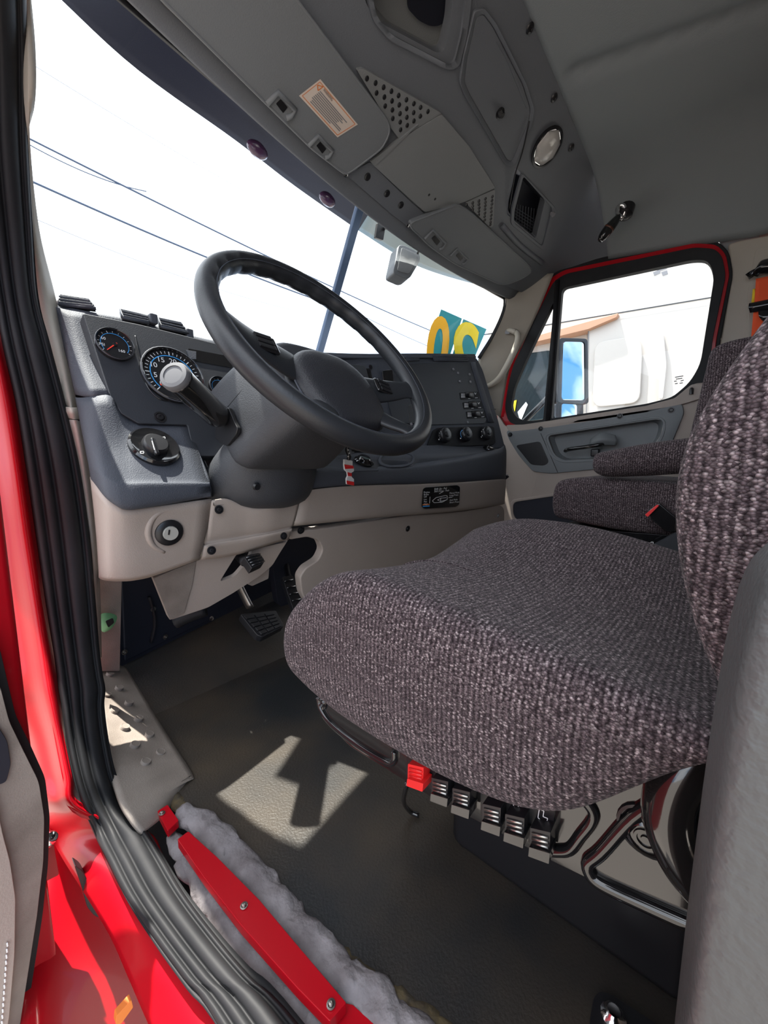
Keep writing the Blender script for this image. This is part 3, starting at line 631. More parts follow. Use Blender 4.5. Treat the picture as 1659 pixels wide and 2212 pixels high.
bars('warning_triangle', [(*lp(.05, .22), *lp(.13, .10)), (*lp(.13, .10), *lp(.13, .34)), (*lp(.13, .34), *lp(.05, .22))], PC, 2, ORANGE, lb, off=.0240)
tpx('WARNING', PC, *lp(.18, .20), *lp(.42, .20), 6, BROWNL, lb, off=.0240)
random.seed(3)
bars('print_lines', [(*lp(.16+(.04 if k > 5 else 0), .30+.075*k), *lp(.93-random.random()*.25, .30+.075*k)) for k in range(8)], PC, 2.0, GREY, lb, off=.0240)
v2 = visor('grey passenger sun visor with bare board on the far side of the windshield', [(880, 484), (975, 447), (990, 442), (1012, 455), (1150, 580), (1146, 592), (1110, 610), (1084, 616), (1062, 606), (983, 570), (929, 532)], .022, 0, [(938, 514, .75), (990, 551, .6)], (1076, 612), (880, 486))

# ---- ceiling pull handle, mirror sensor, bracket
hp = atx(1335, 455, 1.80)
hd = thing('pull_handle', 'black and chrome air horn pull handle hanging from the headliner', 'handle', hp)
lathe('mount', atx(1350, 463, 1.80), (-.4, .1, -1), [(.028, -.03), (.026, .004), (.018, .010), (0, .011)], BLK, hd, 16)
tube('chrome_link', [atx(1346, 472, 1.775), atx(1334, 462, 1.77), atx(1336, 446, 1.775), atx(1347, 444, 1.78), atx(1350, 456, 1.785), atx(1346, 468, 1.79)], .0075, CHROME, hd, n=10)
tube('grip', [atx(1338, 464, 1.765), atx(1327, 480, 1.76), atx(1312, 498, 1.75), atx(1301, 513, 1.745), atx(1297, 519, 1.742)], lambda t: .007+.012*math.sin(min(1, t*1.1)*PI*.92)**.8, BLKG, hd, n=12)
tube('grip_ring', [atx(1317, 492, 1.752), atx(1314, 496, 1.751)], .0198, BROWNL, hd, s=1, n=14)
sg = thing('camera_box', 'small grey sensor box hanging at the top of the windshield', 'sensor', aty(880, 565, .92))
panel('housing', [(862, 529), (872, 529), (904, 544), (908, 556), (906, 566), (886, 600), (876, 602), (852, 591), (850, 585)], pl3((862, 529, 'y', .93), (906, 550, 'y', .915), (866, 600, 'y', .905)), .045, VIS, sg, r=5, bev=.006, seg=3)
panel('face', [(868, 534), (900, 548), (901, 560), (884, 592), (858, 585)], pl3((862, 529, 'y', .93), (906, 550, 'y', .915), (866, 600, 'y', .905)), .004, CONSL, sg, r=5, bev=.001, off=.0015)
tube('stalk', [aty(902, 548, .91), aty(912, 528, .88), aty(922, 510, .85)], .004, BLK, sg)
lathe('mount_pad', aty(892, 512, .885), (0, -.7, -.7), [(.028, 0), (.026, .006), (0, .008)], CHAR, sg, 16)
bk = thing('toll_bracket', 'small black mounting bracket stuck to the glass beside the centre bar', 'bracket', aty(820, 500, .93))
panel('plate', [(816, 481), (833, 490), (828, 519), (811, 513)], PY(.93), .008, BLK, bk, r=2, bev=.001)
boxo('tab', aty(833, 492, .925), .01, .008, .008, BLK, bk, bev=.001)
# exterior visor above the glass
ex = thing('exterior_visor', 'dark tinted exterior sun shade above the windshield with marker lights', 'shade', (.8, 1.1, 1.5))
loft('left_shade', [[(90, -40, 'y', 1.0), (300, 153, 'y', 1.10), (511, 305, 'y', 1.16), (637, 402, 'y', 1.19), (774, 498, 'y', 1.2)], [(150, -60, 'y', .93), (370, 40, 'y', .97), (560, 230, 'y', .99), (700, 360, 'y', .99), (810, 440, 'y', .98)]], VISX, ex, thick=.006)
loft('right_shade', [[(774, 498, 'y', 1.2), (848, 545, 'y', 1.2), (912, 579, 'y', 1.17), (1000, 607, 'y', 1.10), (1092, 628, 'y', .98)], [(810, 440, 'y', .98), (880, 480, 'y', .98), (950, 520, 'y', .96), (1030, 570, 'y', .92), (1110, 600, 'y', .88)]], VISX_SUNLIT, ex, thick=.006)
for x, y in ((557, 325), (708, 432)):
    lathe('marker_light', aty(x, y, 1.06), (0, -.6, -.8), [(.03, -.01), (.03, .004), (.02, .014), (0, .018)], MARK, ex, 18, sy=.6)

# ================================================================== PASSENGER DOOR
pd = thing('door_2', 'closed passenger door with beige panel, grey insert and two windows', 'door', (2.0, .4, .3), kind='structure')
WIN = [(1214, 622), (1497, 561, 18), (1531, 562, 18), (1543, 596, 20), (1513, 786, 20), (1490, 826, 20), (1452, 858, 14), (1397, 872), (1191, 904, 3)]
VENT = [(1197, 650), (1173, 906, 3), (1139, 910), (1116, 904), (1103, 880), (1111, 836), (1131, 788)]
HO = [WIN, VENT]
panel('door_gasket', [(1062, 905), (1072, 850), (1090, 780), (1140, 672), (1186, 592), (1215, 572), (1500, 516), (1552, 520), (1576, 545), (1584, 592), (1556, 735), (1545, 832), (1500, 870), (1397, 898), (1191, 930), (1080, 930)], PX(2.012), .03, RUB, pd, r=14, bev=.004, holes=HO)
panel('red_frame', [(1072, 905), (1080, 850), (1096, 788), (1146, 682), (1190, 600), (1218, 583), (1500, 525), (1548, 528), (1568, 548), (1576, 592), (1548, 730), (1537, 826), (1500, 862), (1397, 890), (1191, 922), (1085, 926)], PX(2.002), .01, RED, pd, r=12, bev=.002, holes=HO)
panel('window_seal', [(1090, 880), (1098, 830), (1108, 790), (1154, 690), (1196, 607), (1222, 591), (1500, 534), (1544, 537), (1560, 553), (1568, 594), (1540, 728), (1528, 824), (1497, 838), (1457, 868), (1397, 884), (1191, 917), (1130, 923), (1098, 912)], PX(1.990), .03, RUB, pd, r=12, bev=.004, holes=HO)
tube('division_bar', [PX(1.986).at(1204, 606), PX(1.986).at(1183, 910)], .011, RUB, pd, s=1, n=8)
w2 = panel('window_pane', WIN, PX(2.012), .004, GLASS, pd, r=6, bev=0)
panel('vent_pane', VENT, PX(2.012), .004, GLASS, pd, r=6, bev=0)
bars('inspection_mark', [(1458, 815, 1476, 812), (1460, 819, 1474, 817), (1456, 824, 1462, 823), (1470, 823, 1477, 821), (1458, 829, 1464, 828), (1468, 828, 1475, 827)], PX(2.006), 2, GREY, pd)
DP = PX(1.985)
dpan = panel('door_panel', [(1074, 892), (1092, 922), (1130, 925), (1191, 918), (1397, 885), (1457, 868), (1488, 838), (1500, 828), (1540, 825), (1700, 840), (1700, 1320), (1070, 1320), (1075, 960)], DP, .03, BEIGE, pd, r=8, bev=.008)
panel('sill_cap', [(1092, 918), (1130, 917), (1191, 908), (1397, 876), (1457, 860), (1494, 830), (1528, 828), (1530, 856), (1480, 872), (1397, 892), (1191, 924), (1100, 934)], Plane(DP.n, DP.d), .02, DOORG if False else BEIGE, pd, r=5, off=.012, bev=.005)
lathe('lock_pin', DP.at(1493, 852, .014), (0, 0, 1), [(.007, 0), (.007, .02), (.004, .026), (0, .027)], BLK, pd, 10)
RC0 = [(1176, 940), (1421, 903), (1434, 912), (1428, 940), (1405, 972), (1300, 990), (1214, 995), (1192, 983)]
carve(dpan, [cutter(RC0, DP, 12, depth=.13)])
ins = panel('door_insert', [(1092, 930), (1191, 914), (1397, 884), (1474, 872), (1478, 892), (1452, 955), (1430, 1000), (1191, 1023), (1151, 1019), (1120, 984), (1098, 948)], DP, .02, DOORG, pd, r=8, off=.012, bev=.004)
RC = [(1176, 940), (1421, 903), (1434, 912), (1428, 940), (1405, 972), (1300, 990), (1214, 995), (1192, 983)]
carve(ins, [cutter(RC, DP, 12, depth=.13)])
dish('pull_recess', RC, DP, .05, .9, DOORG, pd, r=12, off=.011)
ringp('recess_rim', [(1171, 936), (1424, 898), (1440, 910), (1434, 944), (1408, 978), (1300, 996), (1213, 1001), (1188, 987)], RC, DP, .006, DOORG, pd, r=13, off=.014, bev=.002)
carve_d = [(1113, 962), (1166, 953), (1186, 998), (1176, 1006), (1147, 1004)]
panel('speaker_cover', carve_d, DP, .006, BLK, pd, r=7, off=.0145, bev=.002)
bars('insert_seam', [(1168, 936, 1205, 1021)], DP, 1.5, BLK, pd, off=.0128)
for x, y in ((1102, 939), (1168, 926), (1339, 899), (1450, 886)): screw(DP.at(x, y, .0125), DP.n, .007, BLK, pd)
tube('pull_handle', [DP.at(1222, 974, .012), DP.at(1228, 971, .03), DP.at(1262, 966, .034), DP.at(1296, 961, .03), DP.at(1300, 961, .01)], .011, BLKG, pd, flat=.8, label='black door pull')
boxo('handle_stem', DP.at(1286, 978, .005), .03, .035, .035, BLK, pd, bev=.006)
loft('light_dome', [[(1276, 948, 'x', 1.98), (1300, 935, 'x', 1.97), (1330, 940, 'x', 1.98)], [(1274, 958, 'x', 1.97), (1300, 950, 'x', 1.955), (1334, 952, 'x', 1.975)], [(1280, 966, 'x', 1.975), (1302, 962, 'x', 1.97), (1330, 962, 'x', 1.98)]], DOORG, pd, thick=.01)
panel('storage_pocket', [(1108, 1085), (1216, 1069), (1460, 1040), (1460, 1130), (1214, 1133), (1118, 1126), (1108, 1112)], DP, .006, NAVY, pd, r=9, off=.0008, bev=.001)
ringp('pocket_lip', [(1103, 1080), (1216, 1063), (1466, 1034), (1466, 1138), (1214, 1139), (1115, 1132), (1103, 1116)], [(1108, 1085), (1216, 1069), (1460, 1040), (1460, 1130), (1214, 1133), (1118, 1126), (1108, 1112)], DP, .01, BEIGE, pd, r=10, off=.006, bev=.003)
# right A pillar trim and grab handle
tp = loft('pillar_cover', [[(1072, 604, 'x', 1.84), (1120, 596, 'x', 1.93), (1196, 590, 'x', 1.985)], [(1092, 655, 'x', 1.87), (1130, 655, 'x', 1.93), (1168, 660, 'x', 1.985)], [(1066, 728, 'x', 1.87), (1095, 735, 'x', 1.93), (1130, 742, 'x', 1.985)],
     [(1034, 775, 'x', 1.87), (1068, 800, 'x', 1.93), (1100, 800, 'x', 1.985)], [(1030, 880, 'x', 1.87), (1055, 890, 'x', 1.93), (1082, 900, 'x', 1.985)]], PILLAR, None, thick=.012); tp.name = 'trim_5'
struct(tp, 'cream trim over the passenger side windshield pillar', 'trim')
gl = loft('glass_edge', [[(1088, 612, 'x', 1.86), (1093, 660, 'x', 1.872), (1070, 720, 'x', 1.865), (1037, 776, 'x', 1.865)], [(1080, 616, 'x', 1.862), (1087, 660, 'x', 1.868), (1064, 718, 'x', 1.86), (1031, 772, 'x', 1.86)]], RUB, win, thick=.004, label='black glass border')
gh = thing('grab_handle', 'cream grab handle on the passenger windshield pillar', 'handle', atx(1095, 716, 1.93))
tube('grip', [atx(1113, 716, 1.925), atx(1119, 726, 1.905), atx(1114, 750, 1.895), atx(1098, 785, 1.885), atx(1080, 815, 1.885), atx(1062, 830, 1.90), atx(1052, 834, 1.93)], lambda t: .0125+.003*math.sin(PI*t), PILLAR, gh, n=10, s=5)
tube('mount', [atx(1090, 717, 1.93), atx(1102, 714, 1.915), atx(1114, 718, 1.915)], .012, PILLAR, gh, n=8)
panel('screw_cover', [(1090, 713), (1100, 712), (1101, 721), (1091, 722)], PX(1.908), .004, GREY, gh, r=2, bev=.001)
# seat belt on the passenger pillar
sb = thing('seat_belt', 'bright orange seat belt webbing hanging from a black anchor on the passenger pillar', 'seat belt', atx(1640, 600, 1.99))
loft('anchor', [[(1618, 604, 'x', 1.99), (1640, 592, 'x', 1.985), (1680, 590, 'x', 1.99)], [(1622, 596, 'x', 1.975), (1640, 575, 'x', 1.97), (1680, 570, 'x', 1.975)], [(1630, 585, 'x', 1.985), (1646, 562, 'x', 1.985), (1690, 555, 'x', 1.99)]], BLKG, sb, thick=.02)
loft('webbing', [[(1633, 602, 'x', 1.975), (1690, 590, 'x', 1.975)], [(1630, 650, 'x', 1.97), (1690, 640, 'x', 1.97)], [(1626, 690, 'x', 1.97), (1690, 680, 'x', 1.97)], [(1620, 760, 'x', 1.965), (1690, 760, 'x', 1.965)]], BELT, sb, thick=.003)
loft('yellow_edge', [[(1626, 625, 'x', 1.978), (1634, 622, 'x', 1.978)], [(1623, 655, 'x', 1.978), (1632, 652, 'x', 1.978)]], BELTY, sb, thick=.003, su=2, sv=2)
loft('keeper', [[(1618, 655, 'x', 1.962), (1690, 640, 'x', 1.962)], [(1617, 664, 'x', 1.955), (1690, 650, 'x', 1.955)], [(1620, 676, 'x', 1.962), (1690, 664, 'x', 1.962)]], BLKG, sb, thick=.012)
loft('tongue', [[(1638, 672, 'x', 1.960), (1690, 664, 'x', 1.960)], [(1640, 684, 'x', 1.955), (1690, 680, 'x', 1.955)], [(1648, 694, 'x', 1.960), (1690, 692, 'x', 1.960)]], BLKG, sb, thick=.006)

# ================================================================== DASHBOARD
dash = thing('dashboard', 'charcoal and beige truck dashboard with gauges, switches and vents', 'dashboard', (.9, .95, .3))
PI_ = Plane((0, 1, -.36), .628)                                # instrument face
face = panel('instrument_panel', [(178, 676), (300, 700), (480, 745), (640, 770), (790, 790), (820, 905), (760, 985), (420, 985), (405, 918), (300, 915), (262, 893), (236, 852)], PI_, .03, CHARD, dash, r=4, bev=.003)
loft('side_panel', [[(112, 660, 'y', 1.06), (124, 664, 'y', 1.02), (150, 670, 'y', 1.0), (184, 676, 'y', 1.0)], [(140, 760, 'y', .99), (150, 760, 'y', .965), (175, 762, 'y', .95), (212, 766, 'y', .955)], [(162, 852, 'y', .94), (172, 854, 'y', .91), (200, 853, 'y', .885), (237, 851, 'y', .885)]], CHAR, dash, thick=.03)
pod = loft('headlight_pod', [[(162, 858, 'y', .94), (173, 859, 'y', .91), (200, 857, 'y', .885), (239, 855, 'y', .880), (264, 893, 'y', .876), (302, 913, 'y', .875), (408, 916, 'y', .875)],
     [(178, 940, 'y', .90), (186, 940, 'y', .87), (212, 945, 'y', .85), (246, 955, 'y', .845), (270, 965, 'y', .84), (310, 972, 'y', .835), (428, 972, 'y', .845)],
     [(190, 1000, 'y', .88), (198, 1004, 'y', .845), (216, 1012, 'y', .815), (240, 1024, 'y', .80), (272, 1033, 'y', .795), (320, 1034, 'y', .795), (450, 1034, 'y', .805)],
     [(192, 1012, 'y', .88), (202, 1020, 'y', .84), (220, 1032, 'y', .805), (243, 1044, 'y', .788), (274, 1050, 'y', .782), (322, 1048, 'y', .782), (453, 1046, 'y', .795)],
     [(196, 1035, 'y', .88), (208, 1048, 'y', .84), (226, 1070, 'y', .80), (249, 1088, 'y', .785), (275, 1098, 'y', .780), (322, 1093, 'y', .780), (455, 1071, 'y', .795)],
     [(196, 1036, 'y', .90), (208, 1050, 'y', .87), (226, 1072, 'y', .83), (249, 1090, 'y', .82), (275, 1099, 'y', .82), (322, 1094, 'y', .82), (456, 1073, 'y', .83)]], CHAR, dash, thick=.03, su=4, sv=4)
loft('pod_end', [[(408, 916, 'y', .875), (420, 935, 'y', .90)], [(428, 972, 'y', .845), (436, 980, 'y', .90)], [(452, 1040, 'y', .80), (462, 1040, 'y', .90)], [(456, 1072, 'y', .80), (462, 1075, 'y', .90)]], CHAR, dash, thick=.01)
loft('knee_panel', [[(194, 1030, 'y', .885), (206, 1046, 'y', .85), (226, 1072, 'y', .812), (250, 1091, 'y', .797), (276, 1101, 'y', .792), (330, 1096, 'y', .792), (457, 1078, 'y', .80)],
     [(206, 1140, 'y', .88), (214, 1144, 'y', .85), (230, 1150, 'y', .822), (254, 1160, 'y', .81), (284, 1163, 'y', .805), (334, 1150, 'y', .805), (446, 1150, 'y', .81)],
     [(212, 1225, 'y', .88), (218, 1230, 'y', .855), (233, 1236, 'y', .83), (256, 1238, 'y', .82), (287, 1236, 'y', .815), (334, 1226, 'y', .815), (436, 1190, 'y', .82)],
     [(213, 1246, 'y', .89), (220, 1250, 'y', .87), (235, 1253, 'y', .85), (258, 1254, 'y', .84), (290, 1252, 'y', .835), (338, 1241, 'y', .835), (432, 1208, 'y', .835)],
     [(213, 1247, 'y', .95), (220, 1252, 'y', .95), (235, 1255, 'y', .95), (258, 1256, 'y', .95), (290, 1254, 'y', .95), (338, 1243, 'y', .95), (432, 1210, 'y', .95)]], BEIGE, dash, thick=.012, su=4, sv=4)
# key lock with swirl boss
pk2 = pl3((290, 1160, 'y', .805), (440, 1150, 'y', .81), (334, 1226, 'y', .815))
kl = lathe('key_lock', pk2.at(365, 1150, .001), pk2.n, [(.026, -.01), (.026, .004), (.022, .007), (.016, .008), (.0145, .006)], BLK, dash, 26)
lathe('lock_face', pk2.at(365, 1150, .001), pk2.n, [(.0145, .006), (.0135, .0105), (0, .0105)], LOCK, kl, 20)
a_, rot_ = frame(pk2, 365, 1150, 375, 1150, .012); boxo('key_slot', a_, .003, .010, .002, BLK, kl, rot=rot_, bev=.0005)
tube('lock_boss', [pk2.at(365+44*math.cos(t)-2, 1150+46*math.sin(t)-2, -.001) for t in [math.radians(q) for q in (100, 140, 180, 220, 260, 300, 340, 370)]], lambda t: .006*math.sin(PI*min(1, t+.12))+.001, BEIGE, dash, n=8)
# column panel
loft('column_panel', [[(459, 1081, 'y', .80), (490, 1078, 'y', .80), (528, 1092, 'y', .80), (560, 1097, 'y', .795), (592, 1089, 'y', .79), (626, 1067, 'y', .79), (653, 1056, 'y', .79)],
     [(458, 1086, 'y', .797), (490, 1084, 'y', .795), (528, 1098, 'y', .795), (560, 1103, 'y', .79), (592, 1095, 'y', .785), (626, 1073, 'y', .785), (652, 1062, 'y', .785)],
     [(449, 1150, 'y', .812), (485, 1146, 'y', .81), (525, 1144, 'y', .81), (556, 1142, 'y', .805), (586, 1138, 'y', .80), (614, 1130, 'y', .80), (637, 1126, 'y', .80)],
     [(445, 1172, 'y', .822), (482, 1166, 'y', .82), (522, 1160, 'y', .82), (552, 1155, 'y', .815), (582, 1150, 'y', .81), (608, 1144, 'y', .81), (631, 1139, 'y', .81)],
     [(443, 1180, 'y', .815), (480, 1174, 'y', .813), (520, 1168, 'y', .812), (551, 1162, 'y', .807), (581, 1156, 'y', .80), (607, 1150, 'y', .80), (630, 1145, 'y', .80)],
     [(435, 1209, 'y', .83), (476, 1205, 'y', .83), (518, 1197, 'y', .83), (550, 1188, 'y', .825), (579, 1178, 'y', .82), (604, 1170, 'y', .82), (624, 1166, 'y', .82)]], BEIGE, dash, thick=.012, su=4, sv=4)
for x, y in ((473, 1101), (634, 1080), (457, 1189), (613, 1158)):
    screw(aty(x, y, .795 if y < 1150 else .80), (-.1, -1, .1), .0055, BLK, dash)
pls = pl3((333, 1250, 'y', .86), (600, 1180, 'y', .84), (430, 1310, 'y', .88))
panel('lower_cover', [(331, 1250), (432, 1205), (540, 1188), (624, 1164), (604, 1195), (588, 1222), (560, 1245), (505, 1280), (450, 1312), (367, 1340)], pls, .012, BEIGE, dash, r=8, bev=.004, holes=[[(474, 1257), (500, 1215), (512, 1196), (534, 1184), (545, 1188), (540, 1204), (532, 1216), (508, 1244), (494, 1250)]])
panel('cover_fold', [(331, 1250), (378, 1230), (424, 1212), (416, 1262), (398, 1325), (367, 1340)], pls, .02, BEIGED, dash, r=3, bev=.004, off=.004)
panel('cover_tail', [(536, 1262), (585, 1192), (580, 1250), (545, 1266)], PY(.90), .01, BEIGE, dash, r=3, bev=.002)
# centre and right: shelf, band, lower panel
psh = pl3((740, 1014, 'y', .785), (1000, 992, 'y', .755), (850, 968, 'y', .86))
CUP = [(822, 990), (832, 981), (852, 978), (880, 979), (893, 984), (890, 997), (872, 1004), (842, 1005), (826, 1000)]
TR2 = [(900, 984), (910, 976), (1020, 972), (1036, 975), (1032, 984), (990, 992), (930, 998), (896, 998)]
sh = panel('shelf', [(648, 1012), (660, 985), (745, 968), (850, 962), (930, 962), (1080, 956), (1092, 962), (1086, 974), (1000, 992), (815, 1016), (740, 1018), (650, 1018)], psh, .06, CHAR, dash, r=2, bev=.002)
carve(sh, [cutter(CUP, psh, 8, front=.03, depth=.075), cutter(TR2, psh, 6, front=.03, depth=.06)])
ringp('cup_rim', [(816, 990), (828, 978), (852, 974.5), (882, 975.5), (898, 982), (895, 1000), (874, 1008), (840, 1009), (820, 1002)], CUP, psh, .004, CHAR, dash, r=8, off=.003, bev=.0015)
loft('shelf_lip', [[(648, 1006, 'y', .805), (740, 1008, 'y', .80), (815, 1007, 'y', .785), (905, 1000, 'y', .775), (1000, 985, 'y', .765), (1074, 970, 'y', .76), (1090, 960, 'y', .79)],
     [(648, 1012, 'y', .792), (740, 1014, 'y', .785), (815, 1012, 'y', .77), (905, 1005, 'y', .76), (1000, 990, 'y', .75), (1077, 975, 'y', .745), (1092, 966, 'y', .78)],
     [(648, 1024, 'y', .785), (740, 1024, 'y', .777), (815, 1022, 'y', .762), (905, 1014, 'y', .752), (1000, 1000, 'y', .742), (1078, 986, 'y', .737), (1094, 980, 'y', .775)],
     [(648, 1056, 'y', .785), (740, 1048, 'y', .777), (815, 1045, 'y', .764), (905, 1043, 'y', .755), (1000, 1039, 'y', .746), (1080, 1033, 'y', .742), (1093, 1032, 'y', .78)],
     [(648, 1057, 'y', .82), (740, 1049, 'y', .82), (815, 1046, 'y', .81), (905, 1044, 'y', .80), (1000, 1040, 'y', .79), (1080, 1034, 'y', .79), (1093, 1033, 'y', .80)]], CHAR, dash, thick=.02, su=4, sv=4)
band = loft('band', [[(655, 1059, 'y', .79), (740, 1050, 'y', .783), (815, 1047, 'y', .768), (905, 1045, 'y', .76), (1000, 1041, 'y', .75), (1078, 1035, 'y', .746), (1092, 1035, 'y', .79)],
     [(650, 1064, 'y', .787), (740, 1056, 'y', .78), (815, 1053, 'y', .765), (905, 1050, 'y', .757), (1000, 1046, 'y', .747), (1080, 1039, 'y', .742), (1093, 1038, 'y', .78)],
     [(642, 1100, 'y', .795), (735, 1094, 'y', .79), (815, 1088, 'y', .772), (905, 1082, 'y', .763), (1000, 1075, 'y', .754), (1080, 1066, 'y', .75), (1092, 1064, 'y', .785)],
     [(633, 1134, 'y', .805), (730, 1124, 'y', .80), (815, 1116, 'y', .785), (905, 1109, 'y', .775), (1000, 1101, 'y', .765), (1078, 1089, 'y', .76), (1090, 1086, 'y', .79)],
     [(633, 1136, 'y', .84), (730, 1126, 'y', .83), (815, 1118, 'y', .82), (905, 1111, 'y', .81), (1000, 1103, 'y', .80), (1078, 1091, 'y', .80), (1090, 1088, 'y', .80)]], BEIGE, dash, thick=.015, su=4, sv=4)
plo = pl3((628, 1150, 'y', .825), (1085, 1095, 'y', .765), (700, 1330, 'y', .87))
lowp = panel('lower_panel', [(627, 1149), (720, 1139), (880, 1114), (1000, 1105), (1080, 1091), (1090, 1098), (1088, 1420), (760, 1420), (700, 1360), (668, 1312), (652, 1282), (648, 1247), (660, 1228), (688, 1210), (698, 1188), (690, 1168), (665, 1160), (624, 1167)], plo, .03, BEIGE, dash, r=8, bev=.006, seg=3)
for x, y in ((650, 1145), (881, 1142), (1076, 1114)): screw(plo.at(x, y, .001), plo.n, .0065, BLK if x < 1000 else GREY, dash)
# shift pattern plate on the band
pbd = pl3((905, 1050, 'y', .7565), (990, 1046, 'y', .7475), (905, 1100, 'y', .7665))
sp = panel('shift_plate', [(919, 1053), (988, 1048), (994, 1052), (992, 1090), (985, 1095), (917, 1099), (911, 1095), (914, 1057)], pbd, .002, BLKG, dash, r=3, off=.0065, bev=.0005, label='black shift instruction plate')
k_ = .0072
def ts(s, x, y, x2, y2, h, m=WHITE): return tpx(s, pbd, x, y, x2, y2, h, m, sp, off=k_)
ts('Shift Up - Pull', 938, 1058.5, 965, 1056.5, 4.2); ts('Shift Down - Push', 938, 1063.5, 970, 1061, 4.2)
for s_, y_ in (('Engine', 1065), ('Brake', 1070), ('Off', 1075), ('Low', 1080.5), ('Med', 1085.5), ('High', 1090.5)): ts(s_, 915.5, y_, 915.5+len(s_)*2.1, y_-.3, 3.6)
for s_, x_, y_ in (('Manual Mode', 971, 1067), ('Long Press', 971, 1072), ('Auto Mode', 971, 1082), ('Short Press', 971, 1087)): ts(s_, x_, y_, x_+len(s_)*1.9, y_-1.6, 3.4)
bars('diagram_lines', [(929, 1073, 928, 1087), (949, 1066.5, 958, 1061.5), (969, 1075, 977, 1074), (934, 1082, 942, 1075), (942, 1075, 962, 1070.5), (962, 1070.5, 966, 1071), (966, 1071, 966, 1079), (966, 1079, 955, 1085), (955, 1085, 938, 1086), (938, 1086, 934, 1082), (945, 1080, 953, 1076), (953, 1076, 964, 1075), (945, 1080, 952, 1083), (952, 1083, 964, 1080), (952, 1076, 952, 1083)], pbd, 1.0, WHITE, sp, off=k_)
bars('warning_strip', [(913, 1090.5, 928, 1089.5)], pbd, 2.6, ORANGE, sp, off=k_); bars('caution_strip', [(913, 1094, 928, 1093)], pbd, 2.4, BLUE, sp, off=k_)
# right centre panel
pcp = pl3((790, 768, 'y', .975), (1028, 768, 'y', .885), (1080, 955, 'y', .79))
cpn = panel('centre_stack', [(700, 762), (860, 764, 3), (1012, 764), (1030, 772), (1044, 800), (1062, 860), (1076, 905), (1092, 968), (930, 975), (760, 975), (720, 900)], pcp, .10, CHAR, dash, r=8, bev=.006, seg=3)
fp = panel('switch_face', [(858, 786), (1016, 783), (1022, 786), (1053, 905), (1046, 915), (925, 918), (850, 912), (830, 830)], pcp, .006, CHARD, dash, r=4, off=.004, bev=.0015)
loft('face_ridge', [[pcp.at(1016, 783, .004), pcp.at(1054, 912, .004)], [pcp.at(1021, 782, .010), pcp.at(1059, 912, .010)], [pcp.at(1028, 782, .004), pcp.at(1068, 912, .004)]], CHAR, dash, su=3, sv=3, thick=.004)
bars('stack_seam', [(1049, 885, 1071, 884)], pcp, 1.6, BLK, dash, off=.0006)
for i, (x, y) in enumerate(((999, 853), (1006, 874), (1013, 894))):
    P4 = [(x-5+i*1, y-7), (x+33, y-12), (x+38, y+5), (x-1, y+9)]
    swp = panel('rocker_switch', [(x-6, y-5), (x+34, y-7), (x+37, y+8), (x-3, y+10)], pcp, .004, MATT, dash, r=1.5, off=.006, bev=.001)
    loft('rocker', [[pcp.at(x+6, y-6, .007), pcp.at(x+22, y-7, .007)], [pcp.at(x+8, y-2, .014), pcp.at(x+24, y-3, .014)], [pcp.at(x+9, y+6, .007), pcp.at(x+25, y+6, .007)]], BLK, swp, su=2, sv=3, thick=.002)
    L1 = (('PARKING', 'BRAKE'), ('TRAILER', 'AIR'), ('SUSPENSION', 'DUMP'))[i]
    bars('print_lines', [(x-3, y-2+k*2.4, x+6, y-2.4+k*2.4) for k in range(4)], pcp, 1.1, WHITE, swp, off=.0065)
    bars('switch_mark', [(x+26, y-5, x+28, y-1), (x+28, y-1, x+30, y-5), (x+12, y+8, x+17, y+7.8), (x+27, y+6.5, x+33, y+6)], pcp, 1.1, WHITE, swp, off=.0066)
for x, y in ((979, 798), (989, 806), (1014, 809), (993, 824), (1016, 825), (1010, 912), (888, 916)): lathe('plug', pcp.at(x, y, .0045), pcp.n, [(.006, 0), (.005, .003), (.002, .0035), (0, .002)], GREY if x < 1018 else BLK, fp, 10)
hv = panel('climate_panel', [(945, 924), (1062, 920), (1068, 923), (1071, 956), (1066, 961), (932, 967), (924, 962), (926, 955), (936, 930)], pcp, .008, MATT, dash, r=3, off=.006, bev=.002)
for i, (x, y) in enumerate(((957, 939), (1003, 937), (1047, 934.5))):
    kn = lathe('climate_knob', pcp.at(x+.5, y+2, .004), pcp.n, [(.0325, 0), (.032, .012), (.029, .020), (.026, .022), (.012, .0225), (.011, .026), (.006, .027), (0, .027)], BLK, hv, 26)
    ax_, ay_, az_ = basis(pcp.n); c0 = pcp.at(x+.5, y+2, .0275)
    def arcp(r, a): return c0+ax_*(r*math.cos(a))+ay_*(r*math.sin(a))
    def arc(nm, r0, r1, a0, a1, m_, n_=10):
        vs, fs = [], []
        for q in range(n_+1):
            a = math.radians(a0+(a1-a0)*q/n_); vs += [arcp(r0, a)-az_*.004, arcp(r1, a)-az_*.004]
        for q in range(n_): fs.append((2*q, 2*q+1, 2*q+3, 2*q+2))
        return mesh(nm, vs, fs, m_, kn, False)
    if i == 1: arc('cold_arc', .019, .022, 100, 215, BLUE); arc('hot_arc', .019, .022, -35, 80, NEEDLE); text('O', c0-ay_*.003-ax_*.003, ax_, ay_, WHITE, kn, height=.006)
    elif i == 0:
        for s_, a in (('0', 210), ('1', 180), ('2', 145), ('3', 110), ('4', 75), ('5', 40)):
            q = arcp(.0195, math.radians(a)); text(s_, q-az_*.004-ax_*.002-ay_*.003, ax_, ay_, WHITE, kn, height=.0055)
    else:
        for a in (210, 150, 100, 50, 0): arc('mode_icon', .016, .0215, a-7, a+7, WHITE, 3)
    lathe('pointer_dot', arcp(.027, math.radians(215))-az_*.006, az_, [(.003, 0), (.002, .0015), (0, .002)], WHITE, kn, 8)
